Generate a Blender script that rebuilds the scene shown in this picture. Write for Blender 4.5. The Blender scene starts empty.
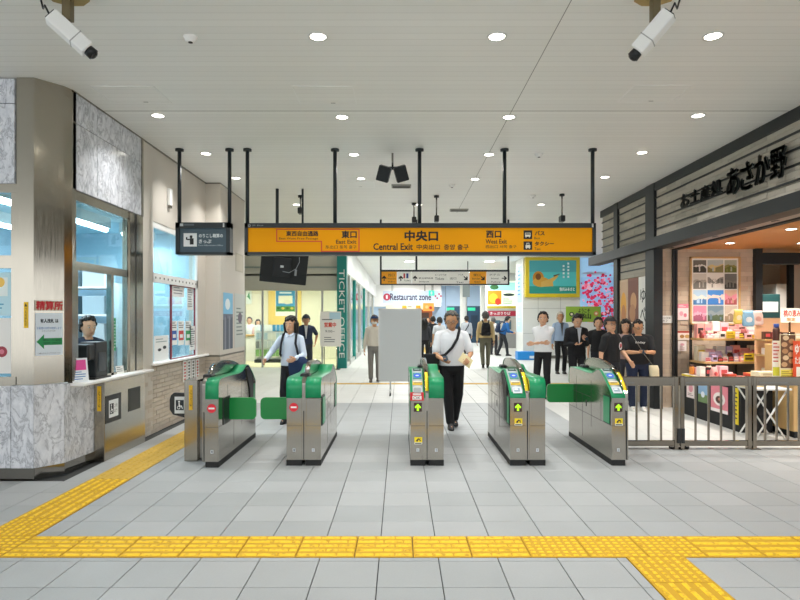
import bpy, bmesh, math, random
from mathutils import Vector, Matrix, Euler
random.seed(7)
SC = bpy.context.scene
COL = SC.collection
PI = math.pi
R = math.radians

# ---------------------------------------------------------------- camera, world, exposure, large lights
FPX, HZ, EYE = 612.0, 318.0, 1.62          # focal length in pixels, horizon row, eye height in metres
cam_d = bpy.data.cameras.new('camera')
cam_d.sensor_fit = 'HORIZONTAL'; cam_d.sensor_width = 36.0
cam_d.lens = FPX / 800.0 * 36.0
cam_d.shift_y = (HZ - 300.0) / 800.0
cam_d.clip_end = 300
cam = bpy.data.objects.new('camera', cam_d); COL.objects.link(cam)
cam.location = (0, 0, EYE); cam.rotation_euler = (PI / 2, 0, 0)
SC.camera = cam

world = bpy.data.worlds.new('world'); SC.world = world; world.use_nodes = True
bg = world.node_tree.nodes['Background']
bg.inputs['Color'].default_value = (0.95, 0.98, 1.0, 1); bg.inputs['Strength'].default_value = 2.3
SC.view_settings.view_transform = 'Standard'; SC.view_settings.look = 'None'
SC.view_settings.exposure = -0.07; SC.view_settings.gamma = 1.0; SC.view_settings.use_curve_mapping = False
DOWNLIGHT_W, PANEL_W, SHOP_W, TUBE_E = 16.0, 115.0, 25.0, 24.0

# ---------------------------------------------------------------- helpers
def X(px, Y): return (px - 400.0) * Y / FPX
def Z(py, Y): return EYE - (py - HZ) * Y / FPX
def lin(c): return c / 12.92 if c <= 0.04045 else ((c + 0.055) / 1.055) ** 2.4
def hexc(h):
    h = h.lstrip('#')
    if len(h) == 3: h = ''.join(c * 2 for c in h)
    return tuple(lin(int(h[i:i + 2], 16) / 255.0) for i in (0, 2, 4)) + (1,)

MATS = {}
def mat(name, col, rough=0.5, metal=0.0, emit=0.0, spec=None, coat=0.0):
    if name in MATS: return MATS[name]
    m = bpy.data.materials.new(name); m.use_nodes = True
    b = m.node_tree.nodes['Principled BSDF']
    c = hexc(col) if isinstance(col, str) else tuple(col) + (1,)
    b.inputs['Base Color'].default_value = c
    b.inputs['Roughness'].default_value = rough; b.inputs['Metallic'].default_value = metal
    if spec is not None: b.inputs['Specular IOR Level'].default_value = spec
    if coat: b.inputs['Coat Weight'].default_value = coat
    if emit:
        b.inputs['Emission Color'].default_value = c; b.inputs['Emission Strength'].default_value = emit
    MATS[name] = m; return m
def cm(h, rough=0.55): return mat('print_' + h.lstrip('#') + ('' if rough == 0.55 else str(rough)), h, rough)
def lit(h, e): return mat('backlit_%s_%s' % (h.lstrip('#'), e), h, 0.5, emit=e)
def nn(m, t, **kw):
    n = m.node_tree.nodes.new(t)
    for k, v in kw.items(): setattr(n, k, v)
    return n
def lk(m, a, b): m.node_tree.links.new(a, b)
def bsdf(m): return m.node_tree.nodes['Principled BSDF']
def mixcol(m, fac, a, b):
    r = nn(m, 'ShaderNodeMix', data_type='RGBA')
    lk(m, fac, r.inputs[0])
    for s, v in ((6, a), (7, b)):
        if isinstance(v, str): r.inputs[s].default_value = hexc(v)
        else: lk(m, v, r.inputs[s])
    return r.outputs[2]
def ramp(m, fac, stops):
    r = nn(m, 'ShaderNodeValToRGB'); el = r.color_ramp.elements
    while len(el) < len(stops): el.new(0.5)
    for e, (p, c) in zip(el, stops): e.position = p; e.color = hexc(c)
    lk(m, fac, r.inputs[0]); return r.outputs[0]
def noise(m, scale, detail=3, vec=None, rough=0.5, dist=0.0):
    n = nn(m, 'ShaderNodeTexNoise'); n.inputs['Scale'].default_value = scale; n.inputs['Detail'].default_value = detail
    n.inputs['Roughness'].default_value = rough; n.inputs['Distortion'].default_value = dist
    if vec is not None: lk(m, vec, n.inputs['Vector'])
    return n.outputs[0]
def coords(m, kind='Object', sc=(1, 1, 1), loc=(0, 0, 0), rot=(0, 0, 0)):
    t = nn(m, 'ShaderNodeTexCoord'); mp = nn(m, 'ShaderNodeMapping')
    mp.inputs['Scale'].default_value = sc; mp.inputs['Location'].default_value = loc; mp.inputs['Rotation'].default_value = rot
    lk(m, t.outputs[kind], mp.inputs[0]); return mp.outputs[0]
def worldpos(m, sc=(1, 1, 1)):
    g = nn(m, 'ShaderNodeNewGeometry'); mp = nn(m, 'ShaderNodeMapping'); mp.inputs['Scale'].default_value = sc
    lk(m, g.outputs['Position'], mp.inputs[0]); return mp.outputs[0]
def bump(m, h, strength=0.2, dist=0.01):
    b = nn(m, 'ShaderNodeBump'); b.inputs['Strength'].default_value = strength; b.inputs['Distance'].default_value = dist
    lk(m, h, b.inputs['Height']); lk(m, b.outputs[0], bsdf(m).inputs['Normal'])
def objrand(m): return nn(m, 'ShaderNodeObjectInfo').outputs['Random']
def math_(m, op, a, b):
    n = nn(m, 'ShaderNodeMath', operation=op)
    for i, v in enumerate((a, b)):
        if isinstance(v, (int, float)): n.inputs[i].default_value = v
        else: lk(m, v, n.inputs[i])
    return n.outputs[0]

def tile_mat(name, c0, c1, rough):
    m = mat(name, c0, rough); w = worldpos(m)
    big = noise(m, 1.3, 4, w); fine = noise(m, 90, 3, w)
    base = mixcol(m, objrand(m), c0, c1)
    f = math_(m, 'MULTIPLY', math_(m, 'ADD', big, math_(m, 'MULTIPLY', fine, 0.7)), 0.42)
    dk = nn(m, 'ShaderNodeMix', data_type='RGBA', blend_type='MULTIPLY'); dk.inputs[0].default_value = 0.3
    lk(m, base, dk.inputs[6]); lk(m, ramp(m, f, [(0.2, '#a8a8a8'), (0.6, '#ffffff')]), dk.inputs[7])
    lk(m, dk.outputs[2], bsdf(m).inputs['Base Color'])
    bsdf(m).inputs['Roughness'].default_value = 0.5
    bump(m, fine, 0.08, 0.004); return m
M_TILE = tile_mat('floor_tile_grey', '#abafb0', '#b7babb', 0.4)
M_TILE2 = tile_mat('floor_tile_pale', '#d8d9d5', '#e2e2de', 0.35)
M_JOINT = mat('floor_joint', '#3c3e3e', 0.9)
def tactile_mat():
    m = mat('tactile_yellow', '#f2c71d', 0.55); w = worldpos(m)
    f = noise(m, 26, 4, w)
    lk(m, mixcol(m, ramp(m, f, [(0.32, '#000000'), (0.5, '#ffffff')]), '#c99a12', '#f7cd22'), bsdf(m).inputs['Base Color']); return m
M_TACT = tactile_mat()
def tactile_dull():
    m = mat('tactile_yellow_dull', '#d8b03a', 0.6); w = worldpos(m); f = noise(m, 30, 4, w)  # duller, browner version of the tactile yellow, mottled by noise
    lk(m, mixcol(m, f, '#b8923a', '#e6c04c'), bsdf(m).inputs['Base Color']); return m
M_TACT_DULL = tactile_dull()
M_TACTD = mat('tactile_yellow_ground', '#cfa01a', 0.7)
def ceil_mat():
    m = mat('ceiling_boards', '#dddbd2', 0.42)
    w = worldpos(m); s = nn(m, 'ShaderNodeSeparateXYZ'); lk(m, w, s.inputs[0])
    fr = math_(m, 'FRACT', math_(m, 'MULTIPLY', s.outputs[1], 1 / 0.115), 0)
    line = math_(m, 'LESS_THAN', fr, 0.07)
    row = math_(m, 'FLOOR', math_(m, 'MULTIPLY', s.outputs[1], 1 / 0.115), 0)
    wn = nn(m, 'ShaderNodeTexWhiteNoise', noise_dimensions='1D'); lk(m, row, wn.inputs['W'])
    base = mixcol(m, wn.outputs[0], '#ecece7', '#f1f1ec')
    lk(m, mixcol(m, line, base, '#dfdfd9'), bsdf(m).inputs['Base Color'])
    bump(m, line, -0.15, 0.004); return m
M_CEIL = ceil_mat()
def marble_mat():
    m = mat('white_marble', '#e6e6ea', 0.16)
    w = worldpos(m, (1, 1, 0.55))
    ad = nn(m, 'ShaderNodeVectorMath', operation='ADD'); lk(m, w, ad.inputs[0])
    mu = nn(m, 'ShaderNodeVectorMath', operation='SCALE'); mu.inputs[3].default_value = 37.0
    cb = nn(m, 'ShaderNodeCombineXYZ'); r = objrand(m)
    for i in range(3): lk(m, r, cb.inputs[i])
    lk(m, cb.outputs[0], mu.inputs[0]); lk(m, mu.outputs[0], ad.inputs[1])
    n1 = noise(m, 7.5, 9, ad.outputs[0], 0.66, 0.8)
    v = math_(m, 'ABSOLUTE', math_(m, 'SUBTRACT', n1, 0.5), 0)
    veins = ramp(m, v, [(0.0, '#3a3a3a'), (0.018, '#d0d0d0'), (0.05, '#ffffff')])
    n2 = noise(m, 16, 6, ad.outputs[0], 0.7)
    base = mixcol(m, ramp(m, n2, [(0.38, '#000000'), (0.62, '#ffffff')]), '#c9ccd3', '#e2e4e9')
    lk(m, mixcol(m, veins, '#989ba3', base), bsdf(m).inputs['Base Color']); return m
M_MARBLE = marble_mat()
def steel_mat(name, col, rough, stretch=(60, 60, 1)):
    m = mat(name, col, rough, 1.0)
    f = noise(m, 4, 3, coords(m, 'Object', stretch))
    lk(m, ramp(m, f, [(0.3, '#%02x%02x%02x' % ((int(255 * max(0, rough - 0.07)),) * 3)), (0.7, '#%02x%02x%02x' % ((int(255 * (rough + 0.1)),) * 3))]), bsdf(m).inputs['Roughness'])
    return m
M_STEEL = steel_mat('brushed_stainless', '#a8a296', 0.42)
M_STEELD = steel_mat('stainless_dark', '#908c86', 0.3)
M_GATE = steel_mat('gate_stainless', '#aaa59c', 0.4, (1, 1, 40))
M_FENCE = steel_mat('fence_steel', '#8d857a', 0.38)
M_BLACK = mat('black_satin', '#15181a', 0.4)
M_SHOPBLK = mat('shop_black_timber', '#1a1f22', 0.5)
M_POST = mat('dark_post_paint', '#20282c', 0.4)
M_GREEN = mat('gate_green', '#14945f', 0.28)
M_GREEN2 = mat('gate_green_door', '#0c8a3e', 0.3)
M_CREAM = mat('cream_wall', '#d3ccc1', 0.6)
M_WHITE = mat('white_paint', '#efefec', 0.5)
M_BLUEROOM = mat('office_pale_blue', '#b9d6e4', 0.6)
M_WOODC = mat('shop_wood_ceiling', '#c98a4c', 0.5)
M_RUB = mat('rubber_black', '#0d0e0f', 0.6)
def brick_mat(name, c0, c1, c2, rough=0.75):
    m = mat(name, c0, rough); w = worldpos(m)
    f = noise(m, 9, 5, w, 0.6); r = objrand(m)
    g = nn(m, 'ShaderNodeNewGeometry').outputs['Random Per Island']
    k = math_(m, 'FRACT', math_(m, 'ADD', r, g), 0)
    lk(m, mixcol(m, math_(m, 'MULTIPLY', f, 0.7), ramp(m, k, [(0, c0), (0.5, c1), (1, c2)]), c1), bsdf(m).inputs['Base Color'])
    bump(m, noise(m, 45, 4, w), 0.5, 0.006); return m
M_FBRICK = brick_mat('fascia_brick', '#aaa496', '#bcb6a9', '#958f84')
M_SBRICK = brick_mat('shop_wall_brick', '#d2bfa8', '#c4b09b', '#ddcdb8')
M_LBRICK = brick_mat('left_wall_brick', '#cbbfae', '#bfb3a3', '#d3c8b9', 0.45)
M_MORTAR = mat('mortar_dark', '#5f5850', 0.9)
M_MORTARS = mat('mortar_pale', '#a89a88', 0.9)
def wood_mat(name, c0, c1, sc=(1, 1, 8)):
    m = mat(name, c0, 0.45); f = noise(m, 5, 5, coords(m, 'Object', sc), 0.6, 0.6)
    lk(m, mixcol(m, f, c0, c1), bsdf(m).inputs['Base Color']); return m
M_WOOD = wood_mat('light_wood', '#c39a62', '#d8b47c', (8, 1, 8))
M_WOODP = wood_mat('counter_veneer', '#cda468', '#dcb981', (10, 10, 1))
def glass_mat(name, tint, refl=0.06, rough=0.02):
    m = bpy.data.materials.new(name); m.use_nodes = True; nt = m.node_tree; nt.nodes.clear()
    o = nt.nodes.new('ShaderNodeOutputMaterial'); mx = nt.nodes.new('ShaderNodeMixShader')
    t = nt.nodes.new('ShaderNodeBsdfTransparent'); t.inputs[0].default_value = hexc(tint)
    g = nt.nodes.new('ShaderNodeBsdfGlossy'); g.inputs['Roughness'].default_value = rough
    fr = nt.nodes.new('ShaderNodeFresnel'); ge = nt.nodes.new('ShaderNodeNewGeometry'); ma = nt.nodes.new('ShaderNodeMath'); ma.operation = 'MULTIPLY_ADD'
    ma.inputs[1].default_value = 1 / 1.45 - 1.45; ma.inputs[2].default_value = 1.45   # the far face of a pane sees glass to air
    nt.links.new(ge.outputs['Backfacing'], ma.inputs[0]); nt.links.new(ma.outputs[0], fr.inputs[0])
    nt.links.new(fr.outputs[0], mx.inputs[0]); nt.links.new(t.outputs[0], mx.inputs[1]); nt.links.new(g.outputs[0], mx.inputs[2])
    nt.links.new(mx.outputs[0], o.inputs[0]); return m
M_GLASS = glass_mat('window_glass', '#e4f2f5')
M_GLASSC = glass_mat('shopfront_glass', '#eff6f4')

# ---------------------------------------------------------------- mesh building
class MB:
    def __init__(s): s.v = []; s.f = []; s.mi = []; s.mats = []; s.smooth = []
    def m(s, material):
        if material not in s.mats: s.mats.append(material)
        return s.mats.index(material)
    def add(s, vs, fs, material=None, smooth=False, mtx=None):
        o = len(s.v); k = s.m(material) if material else 0
        s.v += [tuple(mtx @ Vector(p)) if mtx else tuple(p) for p in vs]
        for f in fs: s.f.append([i + o for i in f]); s.mi.append(k); s.smooth.append(smooth)
        return s
    def box(s, x0, x1, y0, y1, z0, z1, material=None, mtx=None):
        vs = [(x0, y0, z0), (x1, y0, z0), (x1, y1, z0), (x0, y1, z0), (x0, y0, z1), (x1, y0, z1), (x1, y1, z1), (x0, y1, z1)]
        return s.add(vs, [(0, 3, 2, 1), (4, 5, 6, 7), (0, 1, 5, 4), (1, 2, 6, 5), (2, 3, 7, 6), (3, 0, 4, 7)], material, False, mtx)
    def cbox(s, x0, x1, y0, y1, z0, z1, b=0.01, material=None, mtx=None, seg=2):
        bm = bmesh.new(); bmesh.ops.create_cube(bm, size=1)
        for v in bm.verts: v.co = ((x0 + x1) / 2 + v.co.x * (x1 - x0), (y0 + y1) / 2 + v.co.y * (y1 - y0), (z0 + z1) / 2 + v.co.z * (z1 - z0))
        bmesh.ops.bevel(bm, geom=list(bm.edges), offset=b, segments=seg, affect='EDGES', profile=0.5)
        return s.bm(bm, material, False, mtx)
    def bm(s, bm, material=None, smooth=False, mtx=None):
        bm.verts.index_update()
        s.add([v.co.copy() for v in bm.verts], [[v.index for v in f.verts] for f in bm.faces], material, smooth, mtx); bm.free(); return s
    def prism(s, pts, axis, a, b, material=None, mtx=None):
        # polygon pts in the plane across axis, pushed from a to b
        n = len(pts)
        def p(q, t): return {'x': (t, q[0], q[1]), 'y': (q[0], t, q[1]), 'z': (q[0], q[1], t)}[axis]
        vs = [p(q, a) for q in pts] + [p(q, b) for q in pts]
        fs = [list(range(n))[::-1], list(range(n, 2 * n))] + [(i, (i + 1) % n, n + (i + 1) % n, n + i) for i in range(n)]
        return s.add(vs, fs, material, False, mtx)
    def tube(s, path, r, material=None, seg=8, mtx=None, caps=True):
        path = [Vector(p) for p in path]; n = len(path); vs = []; fs = []
        rs = r if isinstance(r, (list, tuple)) else [r] * n
        up0 = Vector((0, 0, 1)); prev = None
        for i, p in enumerate(path):
            d = (path[min(i + 1, n - 1)] - path[max(i - 1, 0)]).normalized()
            if prev is None:
                a = d.cross(up0)
                if a.length < 1e-3: a = d.cross(Vector((1, 0, 0)))
                a.normalize()
            else:
                a = (prev - d * prev.dot(d)).normalized()
            prev = a; b = d.cross(a)
            vs += [p + (a * math.cos(t) + b * math.sin(t)) * rs[i] for t in (2 * PI * k / seg for k in range(seg))]
        for i in range(n - 1):
            for k in range(seg):
                k2 = (k + 1) % seg; fs.append((i * seg + k, i * seg + k2, (i + 1) * seg + k2, (i + 1) * seg + k))
        if caps: fs.append(list(range(seg))[::-1]); fs.append([(n - 1) * seg + k for k in range(seg)])
        return s.add(vs, fs, material, True, mtx)
    def cap(s, p, q, r0, r1, material=None, seg=10, rings=3, mtx=None):
        # a tapered capsule between two points
        p = Vector(p); q = Vector(q); d = q - p; L = d.length
        d = d / L if L > 1e-6 else Vector((0, 0, 1))
        path = []; rs = []
        for i in range(rings):
            a = PI / 2 * (1 - i / rings); path.append(p - d * r0 * math.sin(a)); rs.append(max(r0 * math.cos(a), r0 * 0.05))
        path += [p, q]; rs += [r0, r1]
        for i in range(1, rings + 1):
            a = PI / 2 * i / rings; path.append(q + d * r1 * math.sin(a)); rs.append(max(r1 * math.cos(a), r1 * 0.05))
        return s.tube(path, rs, material, seg, mtx)
    def ell(s, c, r, material=None, seg=14, rings=10, mtx=None, keep=None):
        vs = []; fs = []
        for i in range(rings + 1):
            t = PI * i / rings
            for k in range(seg):
                a = 2 * PI * k / seg
                vs.append((c[0] + r[0] * math.sin(t) * math.cos(a), c[1] + r[1] * math.sin(t) * math.sin(a), c[2] + r[2] * math.cos(t)))
        for i in range(rings):
            for k in range(seg):
                f = (i * seg + k, (i + 1) * seg + k, (i + 1) * seg + (k + 1) % seg, i * seg + (k + 1) % seg)
                if keep:
                    cx = [sum(vs[j][t] for j in f) / 4 for t in range(3)]
                    if not keep(((cx[0] - c[0]) / r[0], (cx[1] - c[1]) / r[1], (cx[2] - c[2]) / r[2])): continue
                fs.append(f)
        return s.add(vs, fs, material, True, mtx)
    def loft(s, rings, material=None, seg=16, mtx=None, power=2.0):
        # rings: (x, y, z, rx, ry) stacked upward
        vs = []; fs = []; n = len(rings)
        for (x, y, z, rx, ry) in rings:
            for k in range(seg):
                a = 2 * PI * k / seg; c, sn = math.cos(a), math.sin(a)
                e = 2.0 / power
                vs.append((x + rx * math.copysign(abs(c) ** e, c), y + ry * math.copysign(abs(sn) ** e, sn), z))
        for i in range(n - 1):
            for k in range(seg):
                k2 = (k + 1) % seg; fs.append((i * seg + k, i * seg + k2, (i + 1) * seg + k2, (i + 1) * seg + k))
        fs.append(list(range(seg))[::-1]); fs.append([(n - 1) * seg + k for k in range(seg)])
        return s.add(vs, fs, material, True, mtx)
    def cyl(s, c, r, h, axis='z', material=None, seg=20, r2=None):
        c = Vector(c); d = {'x': Vector((1, 0, 0)), 'y': Vector((0, 1, 0)), 'z': Vector((0, 0, 1))}[axis]
        return s.tube([c, c + d * h], [r, r if r2 is None else r2], material, seg)
    def mesh(s, name):
        me = bpy.data.meshes.new(name); me.from_pydata(s.v, [], s.f)
        for m_ in s.mats: me.materials.append(m_)
        me.polygons.foreach_set('material_index', s.mi); me.polygons.foreach_set('use_smooth', s.smooth)
        me.update(); return me
    def build(s, name, parent=None, material=None, loc=None, rot=None):
        if material: s.mats = [material]; s.mi = [0] * len(s.f)
        return link(name, s.mesh(name), parent, loc, rot)

def link(name, data, parent=None, loc=None, rot=None):
    o = bpy.data.objects.new(name, data); COL.objects.link(o)
    if parent: o.parent = parent
    if loc is not None: o.location = loc
    if rot is not None: o.rotation_euler = rot
    return o
def tag(o, label=None, cat=None, group=None, kind=None):
    if label: o['label'] = label
    if cat: o['category'] = cat
    if group: o['group'] = group
    if kind: o['kind'] = kind
    return o
def thing(name, label, cat, loc=(0, 0, 0), rz=0.0, group=None):
    return tag(link(name, None, None, loc, (0, 0, rz)), label, cat, group)
def struct(name, label=None, loc=None):
    o = link(name, None, None, loc); o['kind'] = 'structure'
    if label: o['label'] = label
    return o
def bx(name, parent, dims, material, bev=0.0, loc=None, rot=None):
    b = MB()
    if bev: b.cbox(*dims, b=bev, material=material)
    else: b.box(*dims, material=material)
    return b.build(name, parent, loc=loc, rot=rot)
ORD = ['first', 'second', 'third', 'fourth', 'fifth', 'sixth', 'seventh', 'eighth', 'ninth', 'tenth', 'eleventh', 'twelfth']
def copy_tree(o, parent=None):
    c = o.copy(); COL.objects.link(c); c.parent = parent
    for ch in list(o.children): copy_tree(ch, c)
    return c

# flat print and lettering: everything in the plane u (right), v (up), pushed out of the plane a little at a time
TXT = {}
def text_mesh(body):
    if body in TXT: return TXT[body]
    cu = bpy.data.curves.new('lettering', 'FONT'); cu.body = body; cu.resolution_u = 2
    o = bpy.data.objects.new('lettering', cu); COL.objects.link(o)
    dg = bpy.context.evaluated_depsgraph_get(); dg.update()
    me = o.evaluated_get(dg).to_mesh()
    vs = [tuple(v.co) for v in me.vertices]; fs = [list(p.vertices) for p in me.polygons]
    o.evaluated_get(dg).to_mesh_clear()
    bpy.data.objects.remove(o); bpy.data.curves.remove(cu)
    if not vs: vs = [(0, 0, 0)]
    x0 = min(v[0] for v in vs); x1 = max(v[0] for v in vs); y0 = min(v[1] for v in vs); y1 = max(v[1] for v in vs)
    TXT[body] = (vs, fs, x0, x1, y0, y1); return TXT[body]
FACE = {'-y': (PI / 2, 0, 0), '-x': (PI / 2, 0, -PI / 2), '+x': (PI / 2, 0, PI / 2), 'up': (0, 0, 0)}
class Sheet:
    """print on a flat face; local x right, y up, z out of the face"""
    def __init__(s): s.b = MB(); s.lay = 0.0012; s.k = 0
    def base(s, u0, v0, u1, v1, col, t=0.004):
        s.b.box(u0, u1, v0, v1, -t, 0, col if not isinstance(col, str) else cm(col)); return s
    def _z(s): s.k += 1; return s.lay * (1 + 0.12 * s.k)
    def _m(s, c): return cm(c) if isinstance(c, str) else c
    def rect(s, u0, v0, u1, v1, col):
        z = s._z(); s.b.add([(u0, v0, z), (u1, v0, z), (u1, v1, z), (u0, v1, z)], [(0, 1, 2, 3)], s._m(col)); return s
    def poly(s, pts, col):
        z = s._z(); s.b.add([(p[0], p[1], z) for p in pts], [list(range(len(pts)))], s._m(col)); return s
    def ell(s, u, v, ru, rv, col, n=20):
        return s.poly([(u + ru * math.cos(2 * PI * k / n), v + rv * math.sin(2 * PI * k / n)) for k in range(n)], col)
    def text(s, body, u0, v0, u1, v1, col, bold=0.0, keep=False):
        vs, fs, x0, x1, y0, y1 = text_mesh(body)
        sx = (u1 - u0) / max(1e-6, x1 - x0); sy = (v1 - v0) / max(1e-6, y1 - y0)
        offs = [(0, 0)] if not bold else [(0, 0), (bold, 0), (0, bold), (bold, bold)]
        for du, dv in offs:
            z = s._z(); s.b.add([(u0 + du + (p[0] - x0) * sx, v0 + dv + (p[1] - y0) * sy, z) for p in vs], fs, s._m(col))
        return s
    def lines(s, u0, v0, u1, v1, n, col, seed=1, fill=0.55):
        rr = random.Random(seed); h = (v1 - v0) / n
        for i in range(n):
            e = u0 + (u1 - u0) * rr.uniform(0.55, 1.0); s.rect(u0, v1 - (i + fill) * h, e, v1 - i * h - 0.2 * h, col)
        return s
    def build(s, name, parent=None, loc=(0, 0, 0), face='-y', rot=None):
        return s.b.build(name, parent, loc=loc, rot=rot or FACE[face])
def arrow(sh, u, v, r, ang, col, w=0.28):
    pts = [(-w * r, -r), (w * r, -r), (w * r, 0.05 * r), (0.75 * r, 0.05 * r - 0.35 * r), (0.9 * r, 0.12 * r), (0, r), (-0.9 * r, 0.12 * r), (-0.75 * r, -0.3 * r), (-w * r, 0.05 * r)]
    c, sn = math.cos(ang), math.sin(ang)
    sh.poly([(u + p[0] * c - p[1] * sn, v + p[0] * sn + p[1] * c) for p in pts], col)

# ================================================================ FLOOR
CZ = 4.03                                                  # ceiling height
TS = 0.4; GX0 = -0.141; GY0 = 4.08
floor = struct('floor', 'grey square paving tiles of the concourse with dark joints')
MB().box(-14, 14, -8, 62, -0.2, -0.012, M_JOINT).build('floor_slab', floor)
STRIPS = [(-9.2, 9.2, 4.14, 4.54), (-3.11, -2.71, 4.54, 10.14), (1.53, 1.93, -2, 4.14), (-2.71, -0.4, 14.96, 15.22), (-0.4, 6.5, 14.96, 15.22)]
def cut(rect, holes):
    out = [rect]
    for hx0, hx1, hy0, hy1 in holes:
        nxt = []
        for (x0, x1, y0, y1) in out:
            if hx1 <= x0 or hx0 >= x1 or hy1 <= y0 or hy0 >= y1: nxt.append((x0, x1, y0, y1)); continue
            if y0 < hy0: nxt.append((x0, x1, y0, hy0))
            if y1 > hy1: nxt.append((x0, x1, hy1, y1))
            yy0, yy1 = max(y0, hy0), min(y1, hy1)
            if x0 < hx0: nxt.append((x0, hx0, yy0, yy1))
            if x1 > hx1: nxt.append((hx1, x1, yy0, yy1))
        out = nxt
    return [r for r in out if r[1] - r[0] > 0.012 and r[3] - r[2] > 0.012]
def inside_gate(x, y): return y > 11.7 or (x > 2.6 and y > 7.55)
G = 0.0032
def tile_mesh(w, h, name='floor_tile'):
    b = MB(); e = 0.003
    vs = [(-w / 2, -h / 2, -0.012), (w / 2, -h / 2, -0.012), (w / 2, h / 2, -0.012), (-w / 2, h / 2, -0.012)]
    vs += [(-w / 2, -h / 2, -0.0018), (w / 2, -h / 2, -0.0018), (w / 2, h / 2, -0.0018), (-w / 2, h / 2, -0.0018)]
    vs += [(-w / 2 + e, -h / 2 + e, 0), (w / 2 - e, -h / 2 + e, 0), (w / 2 - e, h / 2 - e, 0), (-w / 2 + e, h / 2 - e, 0)]
    fs = [(8, 9, 10, 11)]
    for i in range(4):
        j = (i + 1) % 4; fs += [(i, j, j + 4, i + 4), (i + 4, j + 4, j + 8, i + 8)]
    return vs, fs
full = {}
for m_ in (M_TILE, M_TILE2):
    b = MB(); b.add(*tile_mesh(TS - 2 * G, TS - 2 * G), material=m_); full[m_] = b.mesh('floor_tile')
field = MB(); n_tile = 0
for j in range(-28, 66):
    y0 = GY0 + j * TS
    for i in range(-24, 25):
        x0 = GX0 + i * TS
        yc, xc = y0 + TS / 2, x0 + TS / 2
        if xc < -3.46 and 6.2 < yc < 12.6: continue
        seen = 3.3 < y0 + TS and yc < 8.3 and abs(xc) < 0.66 * (y0 + TS) + 0.2 and not (xc < -3.75 and yc > 6.15)
        m_ = M_TILE2 if inside_gate(xc, yc) else M_TILE
        for r in cut((x0, x0 + TS, y0, y0 + TS), STRIPS):
            w, h = r[1] - r[0] - 2 * G, r[3] - r[2] - 2 * G
            c = ((r[0] + r[1]) / 2, (r[2] + r[3]) / 2, 0)
            if seen and n_tile < 300 and w * h > 0.004:
                n_tile += 1
                if abs(w - TS + 2 * G) < 1e-4 and abs(h - TS + 2 * G) < 1e-4: link('floor_tile', full[m_], floor, c)
                else: MB().add(*tile_mesh(w, h), material=m_).build('floor_tile', floor, loc=c)
            else:
                vs, fs = tile_mesh(w, h); field.add([(v[0] + c[0], v[1] + c[1], v[2]) for v in vs], fs, m_)
field.build('tile_field', floor)['kind'] = 'stuff'
MB().box(-14, 14, GY0 + 66 * TS, 62, -0.012, 0, M_TILE2).build('far_floor', floor)
MB().box(-14, -9.741, -8, GY0 + 66 * TS, -0.012, 0, M_TILE).box(9.859, 14, -8, GY0 + 66 * TS, -0.012, 0, M_TILE).build('outer_floor', floor)

# tactile paving: raised bars and studs on every yellow tile
def tact_tile(kind, m_):
    b = MB(); w = 0.197
    b.box(-w, w, -w, w, -0.012, 0.003, M_TACTD if m_ is M_TACT else m_)
    def stud(x0, x1, y0, y1):
        e = 0.006
        vs = [(x0, y0, 0.003), (x1, y0, 0.003), (x1, y1, 0.003), (x0, y1, 0.003), (x0 + e, y0 + e, 0.009), (x1 - e, y0 + e, 0.009), (x1 - e, y1 - e, 0.009), (x0 + e, y1 - e, 0.009)]
        b.add(vs, [(4, 5, 6, 7), (0, 1, 5, 4), (1, 2, 6, 5), (2, 3, 7, 6), (3, 0, 4, 7)], m_)
    if kind == 'bar':
        for k in range(5):
            y = -0.16 + k * 0.08
            sh = 0.06 * (k % 2)
            stud(-0.19, -0.07 + sh, y - 0.017, y + 0.017); stud(-0.06 + sh, 0.07 + sh, y - 0.017, y + 0.017); stud(0.08 + sh, 0.19, y - 0.017, y + 0.017)
    elif kind == 'long':
        for k in range(4): stud(-0.185, 0.185, -0.15 + k * 0.1 - 0.02, -0.15 + k * 0.1 + 0.02)
    else:
        for a in range(7):
            for c in range(7):
                x, y = -0.168 + a * 0.056, -0.168 + c * 0.056; stud(x - 0.017, x + 0.017, y - 0.013, y + 0.013)
    return b.mesh('tactile_tile')
TM = {(k, m_.name): tact_tile(k, m_) for k in ('bar', 'dot', 'long') for m_ in (M_TACT, M_TACT_DULL)}
def tpath(label, tiles, group='yellow tactile paving'):
    t = thing('tactile_path', label, 'tactile paving', (tiles[0][0], tiles[0][1], 0))
    for (x, y, k, rz, m_) in tiles:
        link('tactile_tile', TM[(k, m_.name)], t, (x - tiles[0][0], y - tiles[0][1], 0), (0, 0, rz))
row = []
for i in range(-11, 12):
    x = -2.91 + (i + 5) * 0.4 if False else -2.91 + (i + 0) * 0.4
row = []
for i in range(-4, 24):
    x = -2.91 + i * 0.4
    if i in (0, -1): k = 'dot'
    elif 10 <= i <= 12: k = 'dot'
    elif i in (13, 14): k = 'long'
    else: k = 'bar'
    if -4.6 < x < 6.6: row.append((x, 4.34, k, 0, M_TACT))
tpath('yellow tactile strip running straight across the foreground floor', row)
tpath('yellow tactile strip leading from the left foreground into the wide gate lane',
      [(-2.91, 4.74 + k * 0.4, 'dot' if k == 0 else 'bar', PI / 2, M_TACT if k < 4 else M_TACT_DULL) for k in range(14)])
tpath('short yellow tactile strip running off the bottom edge of the picture',
      [(1.73, 3.94 - k * 0.4, 'dot' if k == 0 else 'bar', PI / 2, M_TACT) for k in range(5)])
farb = MB()
farb.box(-2.71, 6.5, 14.96, 15.22, -0.012, 0.005, M_TACT_DULL)
for k in range(23): farb.box(-2.69 + k * 0.4, -2.33 + k * 0.4, 15.0, 15.04, 0.005, 0.009, M_TACT_DULL).box(-2.69 + k * 0.4, -2.33 + k * 0.4, 15.14, 15.18, 0.005, 0.009, M_TACT_DULL)
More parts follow.
